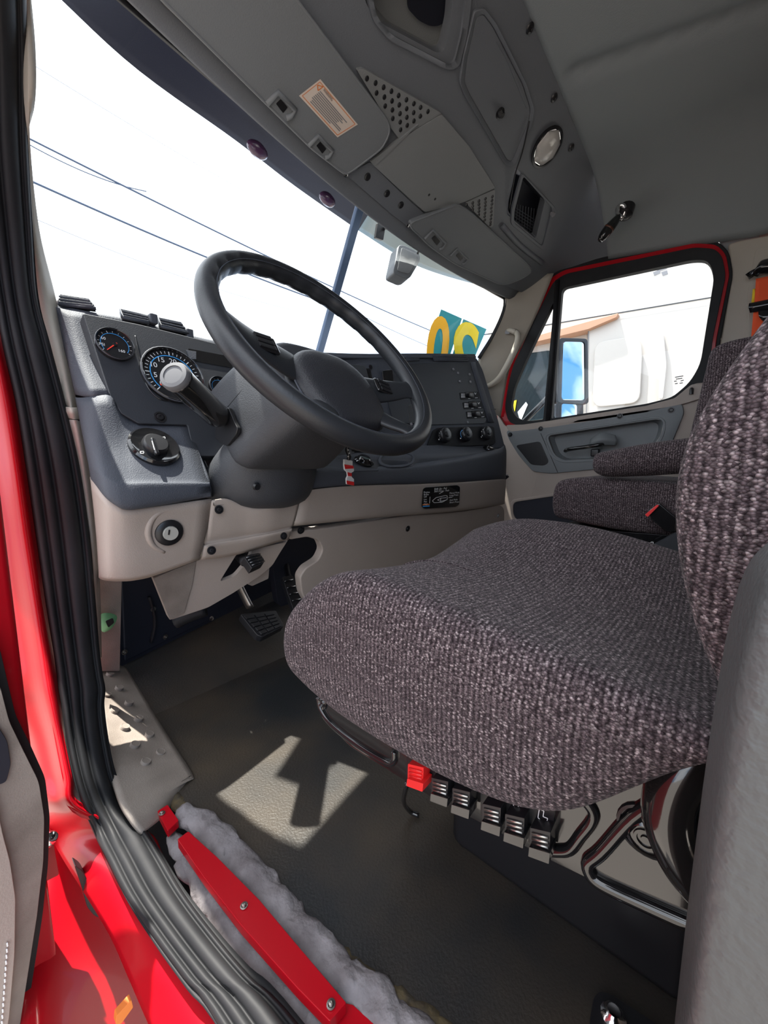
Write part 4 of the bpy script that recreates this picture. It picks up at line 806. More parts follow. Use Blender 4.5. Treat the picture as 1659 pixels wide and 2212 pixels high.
for (x, y, yy, lb_) in ((785, 998, 0, 'socket with black cap'), (1056, 972, 0, 'socket with black cap')):
    so_ = lathe('power_socket', psh.at(x, y, .001), psh.n, [(.03, 0), (.03, .004), (.024, .007), (.022, .012), (.016, .018), (0, .019)], BLKG, dash, 22, label=lb_)
    tube('cap_tab', [psh.at(x+10, y-1, .012), psh.at(x+20, y+2, .010), psh.at(x+18, y+6, .006)], .004, BLK, so_, n=6)
# switch bank behind the wheel
psb = pl3((740, 962, 'y', .86), (815, 962, 'y', .85), (760, 990, 'y', .845))
sbk = panel('switch_bank', [(735, 950), (815, 948), (816, 970), (805, 974), (740, 977), (733, 970)], psb, .02, BLKG, dash, r=4, bev=.002)
for i, (x, s_) in enumerate(((766, 'ENG'), (784, 'ATC'), (801, 'CRUISE'))):
    panel('push_switch', [(x-8, 958), (x+8, 957), (x+8, 970), (x-8, 971)], psb, .003, CHARD, sbk, r=1.5, off=.002, bev=.0008)
    if i < 2: tpx(s_, psb, x-5, 966, x+5, 965.6, 3, WHITE, sbk, off=.0026)
    else: bars('switch_print', [(x-5, 964.5, x+5, 964)], psb, 2.4, WHITE, sbk, off=.0026)
# things seen between the spokes: small radio bezel
rb = panel('radio_bezel', [(768, 786), (812, 784), (822, 835), (775, 838)], pcp, .006, CHAR, dash, r=4, off=.006, bev=.002)
panel('radio_screen', [(775, 796), (800, 795), (806, 826), (780, 828)], pcp, .004, BLKG, rb, r=2, off=.0085, bev=.001)
screw(pcp.at(801, 793, .0065), pcp.n, .005, BLK, rb)
panel('storage_slot', [(826, 800), (848, 798), (852, 832), (830, 836)], pcp, .006, BLKG, dash, r=4, off=.006, bev=.002)
panel('lower_bin', [(880, 875), (905, 872), (915, 912), (885, 916)], pcp, .006, BLK, dash, r=6, off=.0055, bev=.002)
# gauges
ix, iy, iz = basis(PI_.n, V((0, 0, 1)))
def gauge(px, py, r, label, ticks, a0, a1, needle, nums, inner=None):
    c = PI_.at(px, py, .0015); g = lathe('gauge', c, PI_.n, [(r, -.004), (r, .006), (r*.95, .009), (r*.92, .008), (r*.90, .001)], BLKG, dash, 36, label=label)
    lathe('bezel_ring', c, PI_.n, [(r*1.0, .004), (r*.995, .0075), (r*.975, .0085), (r*.965, .008)], CHAR, g, 36)
    lathe('dial', c, PI_.n, [(r*.91, .002), (0, .002)], BLK, g, 30)
    def pt_(rr, a, h=.0027): a = math.radians(a); return c+ix*(rr*math.cos(a))+iy*(rr*math.sin(a))+iz*h
    vs, fs = [], []
    for k in range(ticks+1):
        a = a0+(a1-a0)*k/ticks; wd = .012 if k % 5 else .018; l = .09 if k % 5 else .13
        d = math.degrees(wd)
        i0 = len(vs); vs += [pt_(r*.86, a-d), pt_(r*.86, a+d), pt_(r*(.86-l), a+d), pt_(r*(.86-l), a-d)]; fs.append((i0, i0+1, i0+2, i0+3))
    mesh('tick_marks', vs, fs, WHITE, g, False)
    vs, fs = [], []
    for k in range(25):
        a = a0+(a1-a0)*k/24; vs += [pt_(r*.72, a), pt_(r*.69, a)]
        if k: fs.append((2*k-2, 2*k-1, 2*k+1, 2*k))
    mesh('scale_arc', vs, fs, BLUE, g, False)
    na = math.radians(needle); d_ = ix*math.cos(na)+iy*math.sin(na); e_ = ix*-math.sin(na)+iy*math.cos(na)
    mesh('needle', [c+iz*.004-d_*r*.15+e_*r*.04, c+iz*.004-d_*r*.15-e_*r*.04, c+iz*.004+d_*r*.66-e_*r*.02, c+iz*.004+d_*r*.66+e_*r*.02], [(0, 1, 2, 3)], NEEDLE, g, False)
    lathe('hub_cap', c+iz*.003, PI_.n, [(r*.12, 0), (r*.1, .002), (0, .002)], BLK, g, 14)
    for s_, a in nums:
        q = pt_(r*.54, a, .003); text(s_, q-ix*(r*.09*len(s_))-iy*r*.08, ix, iy, WHITE, g, height=r*.17)
    return g
gauge(247.5, 746, .0335, 'small pressure gauge', 12, 215, -35, 225, (('60', 150), ('PSI', 195), ('160', -40)))
gauge(374, 812, .064, 'large speed dial', 30, 225, -45, 222, (('0', 222), ('5', 190), ('10', 150), ('15', 112), ('20', 75), ('25', 40)))
gauge(474, 838, .026, 'small dark dial', 10, 215, -35, 225, ())
gauge(531, 812, .034, 'gauge behind the wheel rim', 12, 215, -35, 230, (('25', 240), ('3', 30)))
tube('cluster_outline', [PI_.at(x, y, .001) for x, y in ((292, 725), (296, 745), (303, 780), (314, 825), (330, 850), (352, 864), (392, 866), (440, 862))], .0016, BLKG, dash, n=6)
panel('message_screen', [(402, 756), (424, 759), (424, 776), (410, 775)], PI_, .003, CHAR, dash, r=1, off=.002, bev=.0005)
panel('display_strip', [(405, 752), (500, 770), (502, 795), (420, 780)], PI_, .002, BLKG, dash, r=3, off=.001, bev=.0005)
screw(PI_.at(346, 901, .001), PI_.n, .007, BLK, dash)
# headlight switch
phs = pl3((270, 965, 'y', .84), (428, 972, 'y', .845), (320, 1034, 'y', .795))
hs = lathe('headlight_switch', phs.at(334, 965, .003), phs.n, [(.046, -.01), (.046, .003), (.042, .007), (.036, .005), (.022, .004)], BLKG, dash, 36)
lathe('dial', phs.at(334, 965, .003), phs.n, [(.024, .002), (.023, .012), (.020, .015), (0, .0155)], BLK, hs, 28)
a_, rot_ = frame(phs, 334, 965, 340, 985, .018); boxo('grip_bar', a_, .040, .008, .010, BLKG, hs, rot=rot_, bev=.003)
a_, rot_ = frame(phs, 326, 950, 331, 968, .0245); boxo('grip_line', phs.at(331, 962, .0235), .022, .0012, .0006, WHITE, hs, rot=rot_, bev=0)
for x, y in ((306, 977), (352, 946)): bars('lamp_icon', [(x-3, y-2, x+2, y-2), (x-3, y+2, x+2, y+2), (x-3, y-2, x-3, y+2), (x+3, y-3, x+5, y), (x+5, y, x+3, y+3)], phs, 1.2, WHITE, hs, off=.0105)
# dash top and vents
TE = [(110, 655, 1.06), (185, 672, 1.0), (300, 694, 1.0), (400, 722, 1.0), (480, 740, 1.0), (600, 757, .99), (700, 764, .98), (800, 767, .97), (900, 766, .93), (1028, 767, .885)]
te = [R(p) for p in TE]
dt = loft('dash_top', [[p+V((0, -.002, -.012)) for p in te], [p+V((0, .004, 0)) for p in te], [p+V((0, .03, .004)) for p in te], [V((min(max(p.x+.02, .15), 1.9), max(yb(min(1.9, p.x))+.03, p.y+.1), p.z-.02)) for p in te]], CHAR, dash, thick=.01, su=3, sv=3)
def vent(name, q, n_, m_, frame_=True):
    """louvred vent standing along the dash edge: q = left-bottom, right-bottom, right-top, left-top points"""
    v = loft(name, [[q[0], q[1]], [q[3], q[2]]], BLK, dash, su=1, sv=1, thick=.006)
    o_ = V((0, -.006, 0))
    for k in range(n_):
        t = (k+.5)/n_; a = q[0].lerp(q[3], t)+o_; b = q[1].lerp(q[2], t)+o_
        boxo('louvre', (a+b)/2, (b-a).length, .012, (q[3]-q[0]).length/n_*.42, m_, v, rot=M((((b-a).normalized()), V((0, 0, 1)).cross((b-a).normalized()).normalized(), (b-a).normalized().cross(V((0, 0, 1)).cross((b-a).normalized()).normalized()))).transposed(), bev=.001)
    if frame_: tube('vent_frame', [q[0]+o_, q[1]+o_, q[2]+o_, q[3]+o_], .004, m_, v, s=1, n=6, closed=True)
    return v
vent('defrost_vent', [aty(128, 660, 1.04), aty(205, 668, 1.0), aty(192, 651, 1.02), aty(130, 641, 1.06)], 3, CHAR)
vent('air_vent', [aty(264, 688, .995), aty(318, 699, .995), aty(316, 685, 1.01), aty(258, 672, 1.01)], 3, CHAR)
vent('air_vent', [aty(346, 707, .995), aty(404, 721, .995), aty(388, 700, 1.01), aty(340, 690, 1.01)], 3, CHAR)
vent('air_vent', [aty(478, 738, .99), aty(498, 742, .99), aty(486, 722, 1.01), aty(470, 720, 1.01)], 4, CHAR)
panel('vent_surround', [(116, 664), (119, 650), (134, 638), (160, 640), (200, 654), (211, 669), (150, 676)], PY(1.05), .012, CONSL, dash, r=8, bev=.004)
for x, y in ((330, 690), (408, 722)): boxo('vent_block', aty(x, y, .997), .016, .02, .022, CHAR, dash, bev=.003)
def ventp(q, n_):
    v = panel('stack_vent', q, pcp, .003, BLK, dash, r=2, off=.004, bev=.0008)
    for k in range(n_):
        t = (k+.5)/n_; a = V(q[0]).lerp(V(q[3]), t); b = V(q[1]).lerp(V(q[2]), t)
        tube('louvre', [pcp.at(a.x, a.y, .006), pcp.at(b.x, b.y, .006)], .0035, CHAR, v, s=1, n=6)
ventp([(876, 766), (902, 766), (906, 779), (876, 780)], 4); ventp([(932, 767), (1008, 766), (1012, 780), (938, 780)], 4)

# ================================================================== STEERING COLUMN, STALK, WHEEL
WC = V((.536, .592, .801)); ta = math.radians(38); WN = V((0, -math.cos(ta), math.sin(ta))); WU = V((0, math.sin(ta), math.cos(ta))); WX = V((1, 0, 0))
def wp(x, u, h=0): return WC+WX*x+WU*u+WN*h
col = thing('steering_column', 'charcoal steering column shroud with a bulging lower boot', 'steering column', (.536, .8, .5))
def sect(t, w_, top, bot, e=3.2, n=20, cx0=0):
    out = []
    for q in range(n):
        a = 2*PI*q/n; c_, s_ = math.cos(a), math.sin(a)
        x = w_*abs(c_)**(2/e)*(1 if c_ > 0 else -1); u = abs(s_)**(2/e); u = top*u if s_ > 0 else -bot*u
        out.append(wp(x+cx0, u, -t))
    return out
loft('shroud', [sect(.045, .06, .05, .06), sect(.05, .088, .07, .10, cx0=-.004), sect(.09, .108, .085, .122, 4, cx0=-.008), sect(.16, .120, .104, .118, 5, cx0=-.012), sect(.235, .128, .110, .105, 6, cx0=-.016), sect(.25, .118, .10, .098, 6, cx0=-.016)], COLM, col, closed=True, su=2, sv=4, thick=0)
tube('shroud_seam', [wp(-.104, .012, -.075), wp(-.122, .014, -.12), wp(-.137, .016, -.19), wp(-.1445, .018, -.235)], .0012, BLK, col, n=5)
loft('boot', [[V((.536+.082*math.cos(2*PI*q/20), .80+.085*math.sin(2*PI*q/20), .67-.03*math.sin(2*PI*q/20))) for q in range(20)],
     [V((.526+.125*math.cos(2*PI*q/20), .815+.10*math.sin(2*PI*q/20), .60-.02*math.sin(2*PI*q/20))) for q in range(20)],
     [V((.526+.138*math.cos(2*PI*q/20), .84+.105*math.sin(2*PI*q/20), .54)) for q in range(20)],
     [V((.530+.118*math.cos(2*PI*q/20), .86+.10*math.sin(2*PI*q/20), .49)) for q in range(20)],
     [V((.54+.05*math.cos(2*PI*q/20), .88+.06*math.sin(2*PI*q/20), .465)) for q in range(20)]], COLM, col, closed=True, su=2, sv=4, thick=0)
for x, y in ((556, 1052), (609, 1046)): lathe('boot_dimple', aty(x, y, .742), (0, -1, -.3), [(.009, -.004), (.007, .001), (0, .0005)], BLK, col, 12)
# stalk slot and stalk
panel('stalk_slot', [(466, 906), (477, 896), (484, 881), (493, 880), (506, 912), (513, 925), (510, 938), (490, 964), (480, 960), (464, 946)], PX(.388), .008, BLK, col, r=4, bev=.0015, label='black slot where the lever enters')
S0, S1 = aty(488, 915, .765), aty(377, 812, .67)
sv_ = (S1-S0)
def sp_(t): return S0+sv_*t
stk = tube('shift_lever', [sp_(0), sp_(.08), sp_(.14), sp_(.26), sp_(.40), sp_(.62), sp_(.84), sp_(.97)], lambda t: .009 if t < .12 else (.009+.0155*min(1, (t-.12)/.25)), BLKG, col, s=4, n=18, label='black shift lever with grey end button')
lathe('end_button', sp_(.965), sv_, [(.0245, 0), (.0245, .006), (.022, .010), (.016, .011), (.0155, .0095), (0, .0105)], ENDG, stk, 26)
up_ = sv_.cross(V((1, 0, 0))).normalized(); up_ = up_ if up_.z > 0 else -up_
tube('lever_ridge', [sp_(.2)+up_*.014, sp_(.4)+up_*.0235, sp_(.9)+up_*.025], .0028, BLKG, stk, n=6)
tube('lever_collar', [sp_(.03), sp_(.07)], .0115, BLKG, stk, s=1, n=14)
# wheel
sw = thing('steering_wheel', 'worn black leather steering wheel with a padded hub and four spokes', 'steering wheel', WC)
NR_, NT = 120, 20; vs, fs = [], []
for i in range(NR_):
    a = 2*PI*i/NR_; d = WX*math.cos(a)+WU*math.sin(a)
    wv_ = .0012*max(0, math.sin(a*30)) if 15 < math.degrees(a) < 165 else 0
    for q in range(NT):
        b_ = 2*PI*q/NT; rr = .0185-(wv_*2.2 if math.cos(b_) < -.2 else 0)
        vs.append(WC+d*(.2365+rr*math.cos(b_))+WN*(rr*1.08*math.sin(b_)))
for i in range(NR_):
    for q in range(NT):
        i2, q2 = (i+1) % NR_, (q+1) % NT; fs.append((i*NT+q, i2*NT+q, i2*NT+q2, i*NT+q2))
mesh('rim', vs, fs, WHEEL, sw)
tube('rim_seam', [WC+(WX*math.cos(a)+WU*math.sin(a))*.2255+WN*.0162 for a in [2*PI*q/48 for q in range(48)]], .0009, CHAR, sw, s=2, n=5, closed=True)
def wsect(x0, u0, rx, ru, h, n=24, e=2.6):
    o = []
    for q in range(n):
        a = 2*PI*q/n; c_, s_ = math.cos(a), math.sin(a); o.append(wp(x0+rx*abs(c_)**(2/e)*(1 if c_ > 0 else -1), u0+ru*abs(s_)**(2/e)*(1 if s_ > 0 else -1), h))
    return o
loft('hub_pad', [wsect(.008, -.068, .088, .092, -.060), wsect(.008, -.068, .098, .102, -.046), wsect(.008, -.068, .096, .100, -.030), wsect(.008, -.068, .082, .086, -.018), wsect(.008, -.068, .05, .052, -.013), wsect(.008, -.068, .01, .01, -.012)], PAD, sw, closed=True, su=2, sv=4, thick=0)
loft('hub_back', [wsect(0, -.04, .05, .05, -.10), wsect(0, -.045, .07, .07, -.085), wsect(.006, -.06, .104, .108, -.060), wsect(.006, -.066, .098, .10, -.048)], WHEEL, sw, closed=True, su=2, sv=3, thick=0)
tube('pad_crease', wsect(.008, -.068, .0995, .1035, -.043), .002, CHAR, sw, s=2, n=6, closed=True)
def spoke(ang, w0, w1, lift=0):
    a = math.radians(ang); d = WX*math.cos(a)+WU*math.sin(a); e = -WX*math.sin(a)+WU*math.cos(a); o0 = WC+WX*.004-WU*.03
    rows = []
    for t, w_, h, th in ((.07, w0, -.046, .012), (.12, w0*.95, -.036, .011), (.17, (w0+w1)/2*.95, -.022, .010), (.205, w1, -.009, .009), (.232, w1*1.3, -.001, .008)):
        c = WC*(t/.232)+o0*(1-t/.232)+d*t; rows.append([c+e*(w_*math.cos(2*PI*q/12))+WN*(h+th*math.sin(2*PI*q/12)) for q in range(12)])
    return loft('spoke', rows, WHEEL, sw, closed=True, su=2, sv=4, thick=0), d, e, o0
for ang, w0, w1 in ((176, .042, .027), (-14, .042, .027), (240, .03, .02), (-60, .03, .02)):
    spk, d, e, o0 = spoke(ang, w0, w1)
    if ang in (176, -14):
        c = WC*(.145/.232)+o0*(1-.145/.232)+d*.145+WN*-.030
        rot = M((d, e, WN)).transposed(); bx = boxo('button_pod', c+WN*.010, .05, .040, .008, BLKG, spk, rot=rot, bev=.004)
        for k in (-1, 0, 1): boxo('button', c+e*(k*.013)+WN*.0145, .032, .010, .003, BLK, bx, rot=rot, bev=.001)
        boxo('button_icon', c+e*.013+WN*.0152, .008, .0022, .0006, WHITE, bx, rot=rot, bev=0)
# keychain
kc = thing('keychain', 'striped red and white key tag on a dark braided cord below the steering wheel', 'keychain', aty(753, 958, .74))
kz = .735
tube('cord', [aty(749, 950, kz), aty(752, 962, kz-.004), aty(750, 972, kz), aty(754, 984, kz-.003), aty(753, 993, kz)], .0055, BLK, kc, n=8)
for k in range(5): lathe('cord_bead', aty(752+(k % 2)*2, 958+k*7, kz-.006), (0, -1, 0), [(.0022, 0), (.0015, .0015), (0, .002)], WHITE, kc, 6)
tg = [(744, 992), (762, 995), (762, 1006), (765, 1010), (765, 1018), (759, 1022), (760, 1030), (765, 1035), (765, 1049), (750, 1046), (749, 1034), (752, 1028), (751, 1020), (745, 1014), (744, 1004)]
tag_ = panel('tag', tg, PY(kz), .006, WHITE, kc, r=1.5, bev=.001, label='flat tag cut like a small figure')
for q in ([(744, 1003), (763, 1006), (764.5, 1012), (746, 1013)], [(751, 1020), (760, 1022), (760, 1029), (752, 1028)], [(749, 1038), (765, 1041), (765, 1049), (750, 1046)]): panel('stripe', q, PY(kz), .001, REDP, tag_, off=.0012, bev=0)

# ================================================================== PEDALS
bp_ = thing('brake_pedal', 'black ribbed brake pedal on a worn metal arm under the column', 'pedal', aty(565, 1350, .88))
ppd = pl3((520, 1330, 'y', .93), (600, 1322, 'y', .92), (575, 1375, 'y', .86))
panel('pedal_pad', [(519, 1326), (596, 1318), (614, 1352), (568, 1376), (556, 1372)], ppd, .02, BLK, bp_, r=4, bev=.003)
for i in range(3):
    for j in range(5):
        u0, u1 = .06+i*.31, .06+i*.31+.26; v0, v1 = .05+j*.19, .05+j*.19+.15
        def pq(u, v_): a = V((521, 1328)).lerp(V((594, 1320)), u); b = V((564, 1373)).lerp(V((612, 1352)), u); r_ = a.lerp(b, v_); return (r_.x, r_.y)
        panel('tread_block', [pq(u0, v0), pq(u1, v0), pq(u1, v1), pq(u0, v1)], ppd, .005, BLK, bp_, r=1, off=.004, bev=.001)
tube('pedal_arm', [aty(512, 1256, .96), aty(526, 1285, .955), aty(540, 1312, .945)], .017, STEEL, bp_, flat=.5, n=8)
rl = thing('parking_pedal', 'small black foot pedal poking out of the beige lower cover', 'pedal', aty(545, 1210, .80))
prl = pl3((528, 1204, 'y', .80), (570, 1215, 'y', .785), (545, 1228, 'y', .775))
panel('pad', [(527, 1203), (540, 1197), (560, 1194), (571, 1208), (570, 1216), (544, 1228), (540, 1222)], prl, .02, BLK, rl, r=2, bev=.002)
for k in range(4): tube('rib', [prl.at(531+k*4.2, 1205+k*5.5, .001), prl.at(562+k*3, 1197+k*5, .001)], .0022, BLKG, rl, s=1, n=6)
tube('arm', [aty(530, 1214, .81), aty(522, 1206, .86), aty(515, 1200, .92)], .012, BLK, rl, n=8)
ac = thing('accelerator_pedal', 'black accelerator pedal in the dark footwell beside the brake', 'pedal', aty(630, 1300, .95))
pac = pl3((612, 1250, 'y', 1.0), (640, 1248, 'y', 1.0), (640, 1320, 'y', .93))
panel('pad', [(610, 1246), (632, 1242), (662, 1320), (640, 1335)], pac, .015, BLK, ac, r=4, bev=.003)
for k in range(5): tube('rib', [pac.at(614+k*5.5, 1256+k*14, .002), pac.at(632+k*5.5, 1252+k*14, .002)], .003, BLKG, ac, s=1, n=6)
tube('arm', [aty(630, 1262, 1.02), aty(622, 1240, 1.08), aty(618, 1215, 1.14)], .01, BLK, ac, n=8)
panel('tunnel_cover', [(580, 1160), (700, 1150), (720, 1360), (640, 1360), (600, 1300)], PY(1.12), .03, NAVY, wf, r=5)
# bits under the cover
tube('cable_bundle', [aty(380, 1345, 1.0), aty(410, 1330, .98), aty(445, 1318, .96)], .016, RUB, wf, n=8)
lathe('cable_clip', aty(456, 1336, .97), (0, -1, .3), [(.006, 0), (.006, .004), (0, .005)], CHROME, wf, 8)

# ================================================================== DRIVER SEAT
st = thing('driver_seat', 'purple-grey knit driver seat on a glossy black base with levers', 'seat', (.536, .15, 0))
X0, X1 = .285, .79
def ctop(x, y):
    u = (x-X0)/(X1-X0); v = (y+.06)/.48
    z = .402+.050*min(1, v/.75)
    z += .018*max(0, (abs(u-.5)-.26)/.24)
    z -= .010*math.exp(-((u-.5)/.22)**2)
    if v > .72: z -= .055*((v-.72)/.28)**2*(1.75-1.0*u)
    z += .020*max(0, min(1, (u-.62)/.18))*max(0, math.sin(PI*max(0, min(1, (v-.08)/.74))))
    return z
def cbot(x, y):
    v = (y+.06)/.48; pts = ((-.06, .445), (-.03, .43), (0, .398), (.03, .345), (.06, .308), (.14, .280), (.22, .276), (.30, .276), (.36, .284), (.40, .300), (.43, .318))
    for (a, za), (b, zb) in zip(pts, pts[1:]):
        if a <= y <= b: return za+(zb-za)*(y-a)/(b-a)
    return pts[-1][1] if y > .4 else pts[0][1]
cu = cushion('seat_cushion', [X0-.012, X0+.025, .36, .45, .54, .63, .72, X1-.025, X1+.012], [-.12, -.06, 0, .06, .12, .18, .24, .30, .355, .395, .415], ctop, cbot, FAB, st, lvl=3)
tube('cushion_seam', [(767, 1190, 'x', .56)] and [V((.46, y, ctop(.46, y)-.0006)) for y in (.385, .34, .28, .2, .12, .04, -.03)], .0016, FAB, st, n=6)
tube('cushion_seam', [V((.66, y, ctop(.66, y)-.0006)) for y in (.385, .34, .28, .2, .12, .04, -.03)], .0016, FAB, st, n=6)
# backrest: cage over x, z
bz = [.38, .42, .47, .53, .59, .65, .72, .80, .90, 1.0, 1.08, 1.12]
def yf(z):
    pts = ((.38, -.05), (.42, -.03), (.47, -.004), (.53, .012), (.59, .016), (.65, -.012), (.72, -.055), (.80, -.10), (.90, -.155), (1.0, -.205), (1.08, -.25), (1.12, -.29))
    for (a, ya), (b, yb_) in zip(pts, pts[1:]):
        if a <= z <= b: return ya+(yb_-ya)*(z-a)/(b-a)
bx_ = [.278, .31, .38, .46, .54, .62, .70, .765, .797]
def bfun(x, z, y): return V((x, y, z))
bk_ = cushion('backrest', bx_, bz, lambda x, z: yf(z)+.006*max(0, (abs(x-.5375)-.16)/.1)-.010*math.exp(-((x-.5375)/.1)**2), lambda x, z: yf(z)-.13, FAB, st, lvl=3, yshift=lambda x, z, y: V((x, y, z)))
# shell
psl = PX(.345)
SHO = [(683, 1470), (686, 1522), (700, 1556), (755, 1612), (850, 1672), (930, 1722), (1060, 1790), (1200, 1866), (1290, 1910), (1400, 1962), (1510, 2018), (1620, 2060), (1650, 1640), (1300, 1560), (800, 1400)]
panel('seat_shell', SHO, psl, .37, SHELL, st, r=10, bev=.012, seg=4)
def groove(pts, r, name='shell_groove'): return tube(name, [psl.at(x, y, .001) for x, y in pts], r, BLKG, st, n=8, s=5, flat=1)
groove([(688, 1505), (694, 1532), (718, 1566), (768, 1606), (820, 1638), (843, 1648), (852, 1640), (852, 1622)], .0045)
groove([(1262, 1725), (1281, 1752), (1278, 1775), (1255, 1805), (1232, 1834), (1205, 1838), (1180, 1836)], .005)
groove([(1440, 1722), (1370, 1762), (1300, 1838), (1272, 1862), (1274, 1884), (1300, 1908), (1400, 1955), (1520, 2008)], .006)
lathe('pivot_bolt', psl.at(697, 1515, 0), psl.n, [(.012, 0), (.011, .003), (.008, .002), (.006, .005), (.003, .003), (0, .004)], BLKG, st, 16)
pbx = psl.at(1398, 1795, .0005)
lathe('bolt_recess', pbx, psl.n, [(.0215, 0), (.021, .002), (.019, .0025), (.0185, .0005), (0, .0005)], BLK, st, 24)
lathe('bolt_head', psl.at(1396, 1806, .001), psl.n, [(.0135, 0), (.0135, .004), (.011, .005), (.0105, .0035), (.0085, .0035), (.008, .005), (.006, .005), (.0055, .0035), (.0035, .0035), (.003, .005), (0, .005)], SHELL, st, 24)
tube('recline_knob', [psl.at(1560, 1600, .01), psl.at(1500, 1640, .02), psl.at(1458, 1690, .026), psl.at(1442, 1750, .028), psl.at(1452, 1810, .028), psl.at(1490, 1880, .024), psl.at(1560, 1960, .012)], .016, SHELL, st, n=12, s=6, label='curved black recline handle')
panel('knob_face', [(1465, 1720), (1600, 1700), (1600, 1850), (1500, 1860), (1475, 1800)], psl, .02, CHARD, st, r=14, off=.012, bev=.005)
# levers: slot and lever each
for i, (x, y, top, m_) in enumerate(((898, 1684, 1650, REDP), (950, 1716, 1672, BLKG), (996, 1740, 1692, BLKG), (1062, 1776, 1714, BLKG), (1112, 1800, 1728, BLKG), (1167, 1832, 1742, BLKG))):
    k = 1+i*.06; hw = 17*k
    lv = panel('control_lever', [(x-hw, y-34*k), (x+hw, y-26*k), (x+hw*.9, y+8*k), (x-hw*1.05, y-1*k)], psl, .02, BLK if i else REDP, st, r=2, off=.016, bev=.002, label='red control lever' if not i else None)
    panel('lever_slot', [(x-hw*1.2, top-40), (x+hw*1.4, top-26), (x+hw*1.25, y+2), (x-hw*1.2, y-12)], psl, .004, BLK, st, r=2, off=.002, bev=.0008)
    panel('lever_tip', [(x-hw*1.1, y-2*k), (x+hw*.95, y+9*k), (x+hw*.85, y+27*k), (x-hw*1.2, y+14*k)], psl, .018, m_ if i == 0 else BLKG, lv, r=2, off=.022, bev=.002)
    for j in range(4): tube('lever_rib', [psl.at(x-hw*.8, y-24*k+j*8*k, .0165), psl.at(x+hw*.8, y-17*k+j*8*k, .0165)], .0014, m_ if i == 0 else STEEL, lv, s=1, n=5)
    if i >= 3:
        ic = [(x-6, top-14, x-9, top+4), (x-9, top+4, x-1, top+12), (x-1, top+12, x+10, top+14), (x+10, top+14, x+12, top+6), (x+12, top+6, x+2, top+2), (x+2, top+2, x+4, top-10), (x+4, top-10, x-6, top-14)]
        bars('seat_icon', [(a+4, b+20, c+4, d+20) for a, b, c, d in ic], psl, 1.8, WHITE, st, off=.0032)
boxo('suspension_base', V((.57, .12, .09)), .20, .30, .20, BLK, st, bev=.02)
tube('base_bracket', [atz(880, 1690, .10), atz(872, 1730, .05), atz(885, 1752, .01), atz(905, 1762, .005)], .004, SHELL, st, n=6)
vb = thing('vinyl_bolster', 'tall grey grained vinyl bolster standing in the door opening beside the driver seat', 'bolster', (.235, -.13, 0))
vx = [.178, .20, .235, .265, .282]
cushion('bolster_body', vx, [-.25, -.21, -.15, -.09, -.045, -.02, -.008], lambda x, y: .70-.9*max(0, y+.16)**1.35*2.4-.015*abs(x-.23)/.05, lambda x, y: -.01, VINYL, vb, lvl=3)
# floor anchor plate at the bottom edge
fa = thing('floor_anchor', 'black floor anchor plate with a chrome bolt by the seat base', 'bracket', atz(1325, 2195, 0))
panel('plate', [(1283, 2152), (1296, 2140), (1318, 2146), (1420, 2212), (1420, 2300), (1272, 2300), (1274, 2200)], PZ(.012), .012, BLK, fa, r=10, bev=.003)
lathe('bolt', atz(1325, 2198, .012), (0, 0, 1), [(.012, 0), (.012, .002), (.008, .005), (.006, .009), (0, .010)], CHROME, fa, 12)

# ================================================================== PASSENGER SEAT
ps = thing('passenger_seat', 'dark knit passenger seat with padded armrest on a black switch base', 'seat', (1.5, .15, 0))
def ptop(x, y):
    v = (y+.1)/.52; z = .525+.03*v
    if v > .75: z -= .07*((v-.75)/.25)**2
    return z
def pbot(x, y): return .395+.03*max(0, y-.2)/.2
cushion('seat_cushion', [1.22, 1.25, 1.34, 1.5, 1.66, 1.75, 1.78], [-.10, -.02, .08, .18, .28, .345, .372], ptop, pbot, FAB, ps, lvl=3)
cushion('backrest', [1.28, 1.31, 1.40, 1.52, 1.64, 1.73, 1.76], [.50, .56, .64, .72, .80, .855, .885], lambda x, z: .075-.12*(z-.5), lambda x, z: -.10-.12*(z-.5), FAB, ps, lvl=3, yshift=lambda x, z, y: V((x, y, z)))
def arm_sec(y, zc, hz_, x=1.225, hx=.04):
    return [V((x+hx*math.cos(2*PI*q/12), y, zc+hz_*math.sin(2*PI*q/12))) for q in range(12)]
loft('armrest', [arm_sec(.262, .585, .008, hx=.01), arm_sec(.255, .585, .026, hx=.03), arm_sec(.225, .583, .036), arm_sec(.15, .592, .042), arm_sec(.05, .603, .044), arm_sec(-.06, .615, .044)], FAB, ps, closed=True, su=2, sv=4, thick=0, label='padded knit armrest')
boxo('base', V((1.5, .14, .36)), .50, .42, .07, BLK, ps, bev=.012)
panel('switch_strip', [(1228, 1140), (1460, 1158), (1470, 1200), (1300, 1180)], PX(1.235), .02, BLKG, ps, r=3, bev=.003)
panel('red_trim', [(1240, 1136), (1300, 1146), (1306, 1154), (1240, 1146)], PX(1.232), .01, REDP, ps, r=2, bev=.002)
for x, y in ((1366, 1168), (1382, 1170), (1408, 1174)): bars('switch_icon', [(x-3, y+3, x-2, y-3), (x-2, y-3, x+3, y-3), (x+3, y-3, x+3, y+1), (x-4, y+4, x+4, y+5)], PX(1.228), 1.3, WHITE, ps, off=.003)
boxo('suspension_base', V((1.5, .12, .165)), .36, .36, .33, BLK, ps, bev=.02)
panel('side_pouch', [(1396, 1186), (1452, 1155), (1475, 1150), (1480, 1240), (1440, 1215)], PX(1.15), .03, CHARD, ps, r=4, bev=.004)
bu = thing('belt_buckle', 'black seat belt buckle with a red release button beside the passenger cushion', 'buckle', atx(1430, 1110, 1.19))
bq = PX(1.185)
